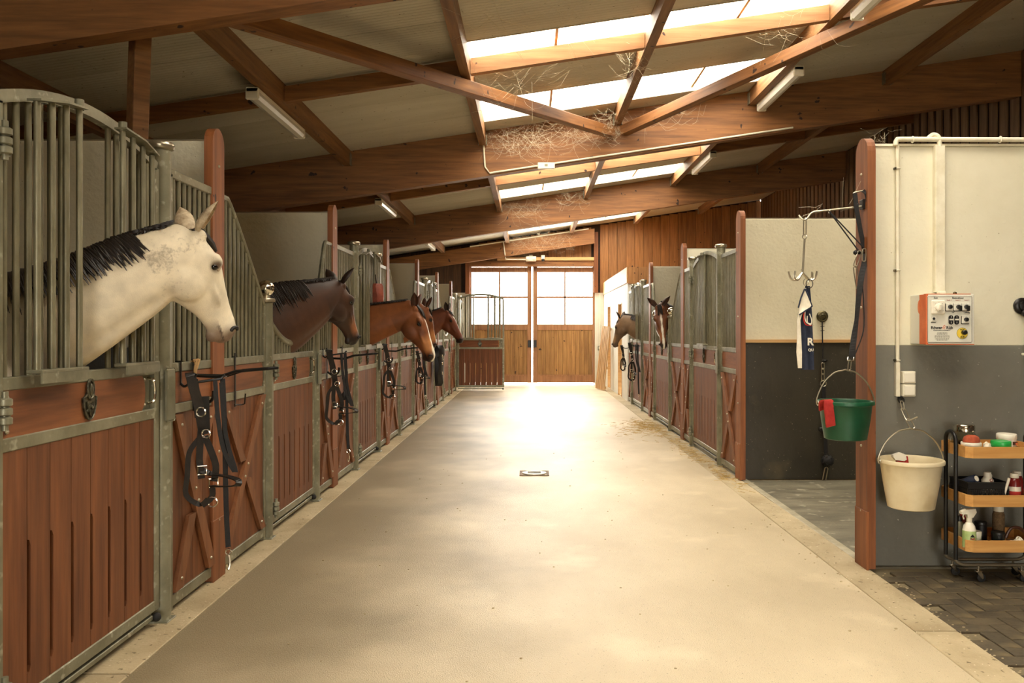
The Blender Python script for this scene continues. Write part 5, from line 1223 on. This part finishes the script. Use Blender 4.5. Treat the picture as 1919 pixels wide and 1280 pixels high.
def fine(e, n=4):
    out = []
    for i in range(len(e)-1):
        for k in range(n): out.append([e[i][j]+(e[i+1][j]-e[i][j])*k/n for j in range(3)])
    return out+[list(e[-1])]
sheet(towel_rows(fine([(536, 1510, 1518), (560, 1504, 1520), (590, 1496, 1522), (620, 1499, 1523), (660, 1501, 1525), (693, 1503, 1526)]), AY-0.004, 0.012, 2.2, 0.3), 0.010, 'navy_cloth', 'navy', tw)
sheet(towel_rows(fine([(540, 1508, 1511), (575, 1500, 1508), (600, 1494, 1500), (640, 1494, 1502), (660, 1493, 1503), (690, 1496, 1503)]), AY-0.018, 0.004, 1.0, 0.8), 0.010, 'white_fold', 'cloth_white', tw)
sheet(towel_rows(fine([(541, 1508, 1510), (555, 1503, 1515), (572, 1499, 1521), (577, 1498, 1517), (589, 1497, 1500)]), AY-0.034, 0.004, 1.2, 0.4), 0.008, 'white_flap', 'cloth_white', tw)
MB().tube([wp(1509, 541, AY-0.036), wp(1516, 557, AY-0.040), wp(1522, 574, AY-0.036), wp(1510, 582, AY-0.038), wp(1498, 590, AY-0.034)], 0.0045, 6).build('navy_hem', 'navy', tw)
MB().tube([wp(1508, 541, AY-0.034), wp(1501, 558, AY-0.036), wp(1496, 577, AY-0.030)], 0.0045, 6).build('navy_hem', 'navy', tw)
yy = AY-0.030
MB().tube(smooth_pts([wp(1507, 584, yy), wp(1506, 597, yy), wp(1510, 608, yy), wp(1521, 610, yy+0.004)], 5), 0.0035, 6).build('red_ring', 'red_cloth', tw)
MB().tube(smooth_pts([wp(1509, 583, yy), wp(1508.5, 596, yy), wp(1512, 605, yy), wp(1521, 607, yy+0.004)], 5), 0.003, 6).build('white_ring', 'cloth_white', tw)
MB().tube(smooth_pts([wp(1513, 592, yy), wp(1513, 603, yy), wp(1519, 609, yy), wp(1521, 600, yy), wp(1517, 588, yy)], 5), 0.003, 6).build('oval_print', 'cloth_white', tw)
text(tw, 'R', 0, 0, 0, 0.062, 'cloth_white', 0.002).location = wp(1518.5, 641, yy); text(tw, 'QU', 0, 0, 0, 0.022, 'cloth_white', 0.0006).location = wp(1519.5, 656, yy)
# back wall of the wash bay: tether ring, rope, strap, ball
BY = 8.122
t = thing('tether_ring', 'round brass tether ring plate on the wash bay wall', 'tether ring'); a = wp(1540.6, 593, BY)
disc(t, 'rosette', 'old_brass', a.x, BY, a.z, [(0.056, 0), (0.058, 0.006), (0.050, 0.014), (0.034, 0.016), (0.032, 0.022), (0.012, 0.026)], 24); MB().torus((a.x, BY-0.03, a.z-0.012), 0.032, 0.006, 'y', 18, 8).build('ring', 'old_brass', t)
t = thing('tether_strap', 'dark tether with chain and strap hanging on the black wall', 'tether')
MB().tube([wp(1540.8, 603, BY-0.04), wp(1541.5, 640, BY-0.03), wp(1542, 672, BY-0.03)], 0.006, 6).build('rope', 'webbing', t)
for py in (612, 620): MB().tube([wp(1537.5, py, BY-0.035), wp(1545, py-0.5, BY-0.035)], 0.003, 5).build('knot', 'webbing', t)
MB().ball(tuple(wp(1546, 676, BY-0.03)), (0.03, 0.015, 0.012), 10, 8).build('buckle', 'black_metal', t)
for a, b in ((680, 692), (690, 702), (700, 714)): snap_hook(t, wp(1542, a, BY-0.03), wp(1542.5, b, BY-0.03), 0.005, 0.013, 'link')
MB().torus(tuple(wp(1543, 719, BY-0.03)), 0.028, 0.005, 'y', 16, 6).build('ring', 'steel', t)
MB().tube([wp(1543.5, 724, BY-0.03), wp(1545, 780, BY-0.03), wp(1548, 850, BY-0.03)], 0, flat=(0.036, 0.006), up=(1, 0, 0)).build('webbing', 'webbing', t)
MB().box(wp(1534, 803, BY-0.04).x, wp(1546, 803, BY-0.04).x, BY-0.07, BY-0.03, wp(1534, 807, BY).z, wp(1534, 800, BY).z, 0.006).build('keeper', 'black_plastic', t)
snap_hook(t, wp(1549, 876, BY-0.03), wp(1544, 902, BY-0.03), 0.006, 0.016)
t = thing('hanging_ball', 'black knobbly ball strung on the tether near the wash bay floor', 'ball'); a = wp(1549.5, 863, BY-0.06)
MB().ball((a.x, BY-0.075, a.z), 0.056, 18, 12).build('core', 'rubber', t)
kb = MB()
for i in range(40):
    z = 1-2*(i+0.5)/40; r_ = math.sqrt(1-z*z); an = i*2.39996
    kb.torus((a.x+0.054*r_*cos(an), BY-0.075+0.054*r_*sin(an), a.z+0.054*z), 0.010, 0.003, 'y' if abs(sin(an)) > 0.5 else 'x', 8, 5)
stuff(kb.build('knobs', 'rubber', t))

# ================================================================ tack along the stall fronts
# panel frame: origin on the front plane at (LX, Y), +x toward the viewer on the left row, +y into the aisle
def saddle_rack(y, label):
    o = thing('saddle_rack', label, 'saddle rack', (LX, y, 0), -pi/2, 'black saddle racks on the left stall fronts')
    MB().box(-0.012, 0.012, 0.020, 0.026, 1.02, 1.305, 0.002).box(-0.012, 0.012, -0.03, 0.026, 1.298, 1.305).build('hanger', 'black_metal', o)
    for s in (-1, 1):
        MB().tube([(0.0, 0.026, 1.215), (s*0.03, 0.06, 1.212), (s*0.055, 0.18, 1.208), (s*0.06, 0.27, 1.238), (s*0.05, 0.44, 1.252), (0.0, 0.475, 1.254)], 0.0085, 8).build('arm', 'black_metal', o)
    MB().tube([(-0.055, 0.18, 1.208), (0.055, 0.18, 1.208)], 0.007, 8).build('cross_bar', 'black_metal', o)
    MB().tube(smooth_pts([(0.0, 0.026, 1.09), (0.0, 0.07, 1.06), (0.0, 0.12, 1.08), (0.0, 0.13, 1.13)], 4), 0.009, 8).build('bridle_hook', 'black_metal', o)
    return o
for y, l in ((4.50, 'black saddle rack reaching into the aisle beside the nearest halter'), (7.46, 'black saddle rack beyond the dark brown horse'), (10.36, 'black saddle rack below the blazed bay horse')): saddle_rack(y, l)
def rail_hook(y, label):
    o = thing('rail_hook', label, 'hook', (LX, y, 0), -pi/2, 'bridle hooks hanging on the stall rails')
    MB().box(-0.010, 0.010, 0.020, 0.025, 0.985, 1.32, 0.002).box(-0.010, 0.010, -0.028, 0.025, 1.293, 1.299).build('bar', 'black_metal', o)
    MB().tube([(0.03, 0.03, 1.0), (-0.10, 0.03, 0.99), (-0.105, 0.045, 0.995), (-0.105, 0.05, 1.06)], 0.005, 6).build('hook', 'black_metal', o); return o
for y, l in ((5.13, 'empty black rail hook on the slope-topped screen by the white horse'), (8.06, 'black rail hook with a strap beyond the second saddle rack'), (10.95, 'black rail hook on the screen past the third saddle rack')): rail_hook(y, l)
def halter(place, label, z=1.16, s=1.0, rope=True, seed=1, tagboard=False, cat='halter', m='leather', turn=58):
    o = thing('halter', label, cat, group='halters and bridles hanging on the stalls', **place); r = random.Random(seed)
    j = lambda a: r.uniform(-a, a)
    ta = R(turn); ca_, sa_ = cos(ta), sin(ta)
    K = lambda x, y_, q: (x*s*ca_+y_*s*sa_, 0.15*s+(-x*sa_+y_*ca_)*s, z+q*s)       # turned so that its face looks up the aisle
    KA = lambda ax: 'x' if abs(sa_) > 0.7 else 'y'
    F = lambda pts, w, nm, mm=m, n=4: MB().tube(smooth_pts([K(*p) for p in pts], n), 0, flat=(w, 0.006), up=(ca_, -sa_, 0)).build(nm, mm, o)
    F([(0.10, 0.0, 0.02), (0.105, 0.03, 0.03), (0.09, 0.035, -0.04), (0.065, 0.03, -0.13), (0.05, 0.03, -0.22), (0.04, 0.03, -0.29)], 0.050, 'crown_strap')
    F([(0.085, 0.01, 0.0), (0.07, 0.012, -0.10), (0.06, 0.012, -0.20)], 0.040, 'crown_strap')
    F([(0.05, 0.03, -0.24), (0.055, 0.03, -0.32), (0.06, 0.03, -0.42), (0.05, 0.035, -0.52)], 0.034, 'cheek_strap')
    F([(0.035, 0.03, -0.30), (0.01, 0.035, -0.36), (-0.02, 0.04, -0.46), (-0.01, 0.04, -0.54)], 0.034, 'cheek_strap')
    F([(0.06, 0.025, -0.31), (0.11, 0.03, -0.38), (0.12, 0.03, -0.50), (0.125, 0.03, -0.60), (0.06, 0.04, -0.655), (0.02, 0.045, -0.63)], 0.026, 'jaw_strap')
    F([(0.05, 0.03, -0.475), (0.0, 0.05, -0.50), (-0.06, 0.13, -0.505), (-0.10, 0.19, -0.52), (-0.09, 0.20, -0.545), (-0.02, 0.12, -0.555), (0.0, 0.05, -0.56)], 0.032, 'noseband')
    F([(0.0, 0.04, -0.56), (0.0, 0.045, -0.62), (0.05, 0.045, -0.66)], 0.030, 'chin_strap')
    a_, b_ = K(0.10, 0.02, 0.0), K(-0.05, 0.02, 0.0)
    hk = MB().box(a_[0]-0.008, a_[0]+0.008, 0.020, 0.025, z-0.03, 1.30).box(a_[0]-0.008, a_[0]+0.008, -0.028, 0.025, 1.293, 1.299)
    hk.tube(smooth_pts([(a_[0], 0.022, z-0.02), (a_[0], a_[1]*0.6, z-0.035), (a_[0], a_[1]+0.01, z+0.0), (a_[0], a_[1]+0.03, z+0.03)], 4), 0.007, 6)
    if rope: hk.tube([(a_[0], a_[1]*0.8, z-0.02), (b_[0], b_[1], z+0.0), (b_[0], b_[1]+0.02, z+0.02)], 0.007, 6)
    hk.build('hanging_hook', 'black_metal', o)
    for c, rr_ in (((0.055, 0.042, -0.17), 0.024), ((0.03, 0.045, -0.285), 0.022), ((0.0, 0.052, -0.645), 0.026)):
        MB().torus(K(*c), rr_*s, 0.0045*s, KA('y'), 16, 6).build('ring_buckle', 'chrome', o)
    for c in ((0.05, 0.05, -0.475), (-0.005, 0.058, -0.545)):
        MB().tube([K(c[0]+a*0.022, c[1], c[2]+b*0.022) for a, b in ((-1, -1), (1, -1), (1, 1), (-1, 1))], 0.0042*s, 6, True).build('square_buckle', 'chrome', o)
    if rope:
        F([(-0.06, 0.01, 0.0), (-0.065, 0.03, -0.2), (-0.07, 0.03, -0.45), (-0.075, 0.03, -0.70), (-0.085, 0.03, -0.90)], 0.026, 'lead_rope', 'webbing')
        F([(-0.02, 0.02, 0.0), (-0.03, 0.04, -0.2), (-0.06, 0.045, -0.38), (-0.12, 0.05, -0.50), (-0.07, 0.04, -0.30), (-0.05, 0.03, -0.02)], 0.022, 'lead_rope', 'webbing')
        MB().torus(K(-0.087, 0.03, -0.925), 0.016*s, 0.004*s, KA('y'), 12, 6).build('snap_ring', 'chrome', o)
        MB().tube(smooth_pts([K(-0.088, 0.03, -0.94), K(-0.095, 0.03, -0.985), K(-0.085, 0.03, -1.02), K(-0.075, 0.03, -0.99)], 4), 0.0055*s, 6).build('snap_hook', 'chrome', o)
    if tagboard:
        F([(0.03, 0.02, -0.09), (0.028, 0.02, -0.18), (0.025, 0.02, -0.27)], 0.040, 'name_tag', 'black_plastic')
    return o
halter(lw(4.40), 'black leather halter and lead rope below the white horse', 1.20, 1.0, True, 1, True)
halter(lw(7.38), 'black bridle hanging in a loop below the dark brown horse', 1.26, 0.95, True, 2)
halter(lw(10.20), 'bunched black bridle hanging before the third saddle rack', 1.27, 0.95, False, 3)
halter(lw(13.2), 'small black halter beyond the blazed bay horse', 1.12, 0.75, True, 4)
halter(rw_(15.06), 'black bridle hanging on the right row beside the striped horse', 1.22, 1.0, True, 5, turn=-58)
halter(rw_(16.95), 'black halter on the farthest post of the right row', 1.15, 0.75, False, 6, turn=-58)
t = thing('tassel_strap', 'short black strap with a brush-like tuft on the second rail hook', 'strap', (LX, 8.0, 0), -pi/2)
MB().tube([(0, 0.05, 1.0), (0, 0.052, 0.86)], 0, flat=(0.022, 0.006), up=(1, 0, 0)).build('webbing', 'webbing', t)
tf = MB()
for i in range(24): a = i*2.4; tf.tube([(0, 0.052, 0.87), (0.03*cos(a), 0.052+0.03*sin(a), 0.83), (0.035*cos(a), 0.052+0.035*sin(a), 0.79)], [0.006, 0.006, 0.002], 5)
stuff(tf.build('tuft', 'webbing', t))
# folded black rug and the red bag
t = thing('horse_rug', 'folded shiny black rug hanging on the left stalls before the star horse', 'rug', (LX+0.10, 15.55, 0), -pi/2)
mat('rug_black', rgb(22, 22, 25), 0.3)
def lump(prof, th, nm, m, parent, seed):
    r = random.Random(seed); rows = []
    for z, xa, xb, yo in prof:
        rows.append([(xa+(xb-xa)*i/7, yo+th*sin(pi*i/7)+r.uniform(-0.012, 0.012), z) for i in range(8)])
    n = 8; vs = [p for q in rows for p in q]+[(x, -0.02, z) for q in rows for x, y_, z in q]; o_ = len(rows)*n; fs = []
    for j_ in range(len(rows)-1):
        for i in range(n-1): fs += [(j_*n+i, j_*n+i+1, (j_+1)*n+i+1, (j_+1)*n+i), (o_+j_*n+i, o_+(j_+1)*n+i, o_+(j_+1)*n+i+1, o_+j_*n+i+1)]
        for i in (0, n-1): fs.append((j_*n+i, (j_+1)*n+i, o_+(j_+1)*n+i, o_+j_*n+i))
    for b_ in (0, len(rows)-1): fs += [(b_*n+i, b_*n+i+1, o_+b_*n+i+1, o_+b_*n+i) for i in range(n-1)]
    return MB().add(vs, fs, True).build(nm, m, parent)
lump([(1.20, -0.05, 0.16, 0.02), (1.14, -0.10, 0.19, 0.05), (1.02, -0.20, 0.19, 0.07), (0.99, -0.16, 0.19, 0.05)], 0.10, 'upper_fold', 'rug_black', t, 1)
lump([(1.02, -0.14, 0.18, 0.02), (0.85, -0.24, 0.18, 0.05), (0.72, -0.20, 0.17, 0.05), (0.62, -0.10, 0.16, 0.04), (0.50, 0.0, 0.13, 0.03), (0.44, 0.04, 0.10, 0.0)], 0.09, 'lower_fold', 'rug_black', t, 2)
for z in (1.0, 0.86, 0.68): MB().torus((0.15, 0.12, z), 0.025, 0.006, 'y', 12, 6).build('buckle', 'chrome', t)
t = thing('leather_bag', 'red-brown leather bag on a cord above the blazed bay horse', 'bag', (LX+0.09, 9.44, 0), -pi/2)
lump([(2.00, -0.05, 0.05, 0.01), (1.97, -0.075, 0.07, 0.02), (1.85, -0.07, 0.08, 0.03), (1.74, -0.06, 0.07, 0.02)], 0.06, 'pouch', mat('bag_red', rgb(150, 70, 44), 0.6, 0, rgb(116, 50, 32), 12).name, t, 3)
MB().tube([(-0.03, 0.01, 1.98), (0.02, 0.0, 2.10), (0.03, 0.01, 1.98)], 0.005, 6).build('cord', 'webbing', t)
t = thing('twine', 'tuft of baling twine knotted on the rail above the nearest halter', 'twine', (LX, 4.52, 0), -pi/2)
tw_ = MB(); r = random.Random(9)
for i in range(14): tw_.tube(smooth_pts([(0.06+r.uniform(-.03, .03), 0.03, 1.29), (0.06+r.uniform(-.05, .05), 0.05, 1.30), (0.06+r.uniform(-.02, .02), 0.045, 1.24), (0.06+r.uniform(-.03, .03), 0.04, 1.20)], 3), 0.0035, 5)
stuff(tw_.build('strands', 'twine', t))

# ================================================================ lamps, conduits, sensors under the roof
def strip_light(x, y, label, ln=1.5):
    zb = 3.95+SLOPE*x
    o = thing('strip_light', label, 'strip light', (x, y, zb), 0, 'fluorescent strip lights along the purlins')
    MB().box(-0.05, 0.05, 0.0, ln, -0.045, -0.002, 0.004).build('housing', 'white_plastic', o)
    n = 7; rows = [(-0.055, -0.042), (-0.058, -0.07), (-0.04, -0.10), (0.0, -0.112), (0.04, -0.10), (0.058, -0.07), (0.055, -0.042)]
    vs = [(a, y_, b) for y_ in (0.03, ln-0.03) for a, b in rows]
    MB().add(vs, [(i, i+1, n+i+1, n+i) for i in range(n-1)]+[tuple(reversed(range(n))), tuple(range(n, 2*n))]+[(n-1, 0, n, 2*n-1)], False).build('diffuser', 'tube_plastic', o)
    for y_ in (0.0, ln-0.03): MB().box(-0.06, 0.06, y_, y_+0.03, -0.112, -0.002, 0.012).build('end_cap', 'cream_plastic', o)
for x, y, l in ((-2.42, 7.2, 'dusty strip light on the left purlin, nearest the viewer'), (-2.42, 13.2, 'second dusty strip light on the left purlin'), (-2.42, 19.2, 'farthest strip light on the left purlin'),
                (2.98, 6.05, 'strip light at the upper edge, on the right purlin by the skylights'), (2.98, 9.15, 'strip light on the right purlin just before the big rafter'), (2.98, 13.45, 'farther strip light on the right purlin beyond the big rafter')): strip_light(x, y, l)
bz = lambda x: 3.55+SLOPE*x
t = thing('cable_conduit', 'thin cream conduit along the lower edge of the second rafter', 'conduit')
MB().tube([(-0.60, 10.685, bz(-0.6)+0.42), (-0.58, 10.685, bz(-0.58)+0.12), (-0.52, 10.685, bz(-0.52)+0.03), (1.2, 10.685, bz(1.2)+0.03), (3.4, 10.685, bz(3.4)+0.03)], 0.012, 8).build('pipe', 'pipe_cream', t)
t = thing('junction_box', 'small pale box on the lower edge of the second rafter', 'junction box', (0.21, 10.67, bz(0.21)))
MB().box(-0.11, 0.11, -0.03, 0.03, -0.03, 0.05, 0.006).build('housing', 'cream_plastic', t); MB().box(-0.02, 0.02, -0.034, -0.028, 0.0, 0.03).build('cover', 'galv', t)
t = thing('cable_conduit', 'white conduit along the top edge of the end rafter', 'conduit')
ez = lambda x: 4.0+SLOPE*x
MB().tube([(-1.63, 22.49, ez(-1.63)+0.012), (1.6, 22.49, ez(1.6)+0.012)], 0.018, 8).build('pipe', 'white_plastic', t)
MB().tube([(-0.72, 22.48, ez(-0.72)), (-0.68, 22.48, 3.58), (-0.66, 22.6, 3.44), (0.0, 22.67, 3.43)], 0.016, 8).build('drop', 'white_plastic', t)
t = thing('emergency_light', 'twin emergency lamp box above the barn doors', 'lamp', (0.03, 22.66, 3.46))
MB().box(-0.14, 0.14, -0.05, 0.03, -0.075, 0.06, 0.008).build('housing', 'cream_plastic', t)
for x in (-0.085, 0.085): MB().lathe([(0.035, 0), (0.048, 0.03), (0.04, 0.035)], 14, Matrix.Translation((x, -0.05, 0)) @ RX90).build('lamp_head', 'tube_plastic', t)
MB().box(-0.05, 0.05, -0.02, 0.02, 0.06, 0.10, 0.004).build('bracket', 'cream_plastic', t)
t = thing('motion_sensor', 'small motion sensor with dark lens right of the emergency lamp', 'sensor', (0.36, 22.66, 3.46))
MB().box(-0.05, 0.05, -0.04, 0.03, -0.02, 0.09, 0.008).build('housing', 'cream_plastic', t); MB().ball((0, -0.03, -0.045), (0.045, 0.045, 0.04), 14, 10).build('lens', 'black_plastic', t)

# ================================================================ floor things
dr = thing('floor_drain', 'round metal drain lid set in the aisle floor', 'drain', (0.045, 8.47, 0.0))
fr_ = MB()
for a, b, c_, d_ in ((-0.15, 0.15, -0.15, -0.125), (-0.15, 0.15, 0.125, 0.15), (-0.15, -0.125, -0.125, 0.125), (0.125, 0.15, -0.125, 0.125)): fr_.box(a, b, c_, d_, 0.0, 0.006, 0.001)
fr_.build('frame', mat('rusty', rgb(120, 96, 66), 0.6, 0.3, rgb(84, 62, 40), 30).name, dr)
lid = MB().lathe([(0.118, 0.0), (0.122, 0.004), (0.120, 0.010), (0.108, 0.012), (0.001, 0.012)], 28).build('lid', 'steel', dr)
for i in range(5): MB().box(-0.07, 0.07, -0.05+i*0.025-0.004, -0.05+i*0.025+0.004, 0.012, 0.0145, 0.001).build('rib', 'pewter', lid)
t = thing('slatted_rack', 'pale wooden slatted rack leaning at the far white wall', 'rack')
B0, B1, T0, T1 = V((1.68, 21.0, 0.02)), V((1.81, 20.25, 0.02)), V((1.86, 21.1, 1.60)), V((1.965, 20.35, 1.58))
for i in range(6):
    a = B0.lerp(B1, i/5); b = T0.lerp(T1, i/5); MB().tube([a, b], 0, flat=(0.055, 0.028), up=(B1-B0)).build('slat', 'rack_wood', t)
for u in (0.04, 0.35, 0.65, 0.96):
    a, b = B0.lerp(T0, u), B1.lerp(T1, u); off = V((0.03, 0.0, -0.004)); MB().tube([a+off, b+off+(b-a)*0.04], 0, flat=(0.06, 0.026), up=(T0-B0)).build('batten', 'rack_wood', t)
t = thing('wall_socket', 'small grey socket on the pale wall right of the barn doors', 'socket', (1.93, YE, 1.0)); MB().box(-0.05, 0.05, -0.05, 0, -0.06, 0.06, 0.006).build('housing', 'galv', t); MB().box(-0.035, 0.035, -0.056, -0.05, -0.03, 0.045, 0.003).build('flap', 'panel_white', t)
MB().tube([(0.0, -0.02, 0.06), (0.0, -0.02, 1.5)], 0.014, 8).build('pipe', 'white_plastic', t)
st = MB(); r = random.Random(11)
def straw(x, y, n, sx, sy, h=0.01):
    for i in range(n):
        a = r.uniform(0, pi); l = r.uniform(0.03, 0.11); cx, cy = x+r.gauss(0, sx), y+r.gauss(0, sy); z = 0.004+abs(r.gauss(0, h))
        st.tube([(cx-l/2*cos(a), cy-l/2*sin(a), z), (cx+l/2*cos(a), cy+l/2*sin(a), z+r.uniform(-0.003, 0.008))], 0.0022, 3)
straw(1.80, 12.6, 420, 0.14, 0.45); straw(1.92, 10.2, 160, 0.06, 0.8); straw(1.95, 8.6, 120, 0.05, 0.5); straw(1.6, 12.2, 120, 0.2, 0.5)
stuff(tag(st.build('straw', 'straw'), 'loose straw along the kerb before the right stalls', 'straw'))
gr = MB(); r = random.Random(21)
for i in range(240):
    if i < 90: x, y = r.uniform(2.03, 2.13), r.uniform(3.3, 5.15)
    elif i < 140: x, y = r.uniform(1.75, 2.1), r.uniform(4.6, 6.5)
    else: x, y = r.uniform(-1.6, 1.8), r.uniform(3.4, 11)
    s_ = r.uniform(0.002, 0.006); gr.ball((x, y, s_*0.4), (s_*1.5, s_, s_*0.7), 5, 3)
stuff(tag(gr.build('grit', 'kerb'), 'scattered grit and crumbs on the aisle floor', 'grit'))

# ================================================================ cobwebs under the skylights
def web(label, boxes, seed):
    mb = MB(); r = random.Random(seed)
    for (xa, xb, ya, yb, za, zb, n, sag, ln) in boxes:
        for i in range(n):
            p = V((r.uniform(xa, xb), r.uniform(ya, yb), r.uniform(za, zb))); d = V((r.uniform(-1, 1), r.uniform(-0.25, 0.25), r.uniform(-0.6, 0.6))).normalized()*ln*r.uniform(0.3, 1)
            q = p+d; q.x = max(xa-0.1, min(xb+0.1, q.x)); m_ = (p+q)/2-V((0, 0, sag*r.uniform(0.2, 1)))
            mb.tube(smooth_pts([p, p.lerp(m_, 0.6)+V((0, 0, -0.01)), m_, q.lerp(m_, 0.6), q], 2), r.uniform(0.0003, 0.0007), 3)
    return stuff(tag(mb.build('cobweb', 'cobweb'), label, 'cobweb'))
web('dusty cobwebs under the skylight at the second rafter', [(-0.55, 0.1, 10.35, 10.68, 3.80, 4.0, 110, 0.10, 0.5), (0.0, 1.05, 10.4, 10.68, 3.90, 4.12, 150, 0.08, 0.45), (0.85, 1.1, 10.1, 10.68, 3.95, 4.2, 60, 0.05, 0.25)], 1)
web('dusty cobwebs hanging around the skylights of the near bay', [(-0.56, 0.3, 7.85, 8.5, 3.85, 4.02, 40, 0.10, 0.6), (0.9, 1.1, 7.8, 8.6, 4.0, 4.25, 60, 0.05, 0.3), (-0.56, 0.4, 6.3, 6.9, 3.9, 4.05, 70, 0.06, 0.6), (2.2, 2.9, 7.7, 8.3, 4.3, 4.5, 50, 0.08, 0.4), (1.3, 2.2, 10.3, 10.66, 4.1, 4.3, 30, 0.12, 0.35)], 2)
web('dusty cobwebs under the skylights beyond the second rafter', [(-0.55, 0.3, 16.2, 16.6, 3.8, 4.0, 70, 0.12, 0.5), (0.6, 1.1, 15.8, 16.6, 3.95, 4.2, 40, 0.08, 0.3), (-0.5, 1.1, 21.6, 22.3, 3.75, 4.1, 110, 0.2, 0.7)], 3)
web('thin cobweb threads between the hook arm and the wooden post', [(1.72, 2.0, 5.04, 5.07, 2.20, 2.28, 7, 0.01, 0.2), (2.1, 2.2, 5.05, 5.12, 2.62, 2.70, 16, 0.01, 0.12)], 4)
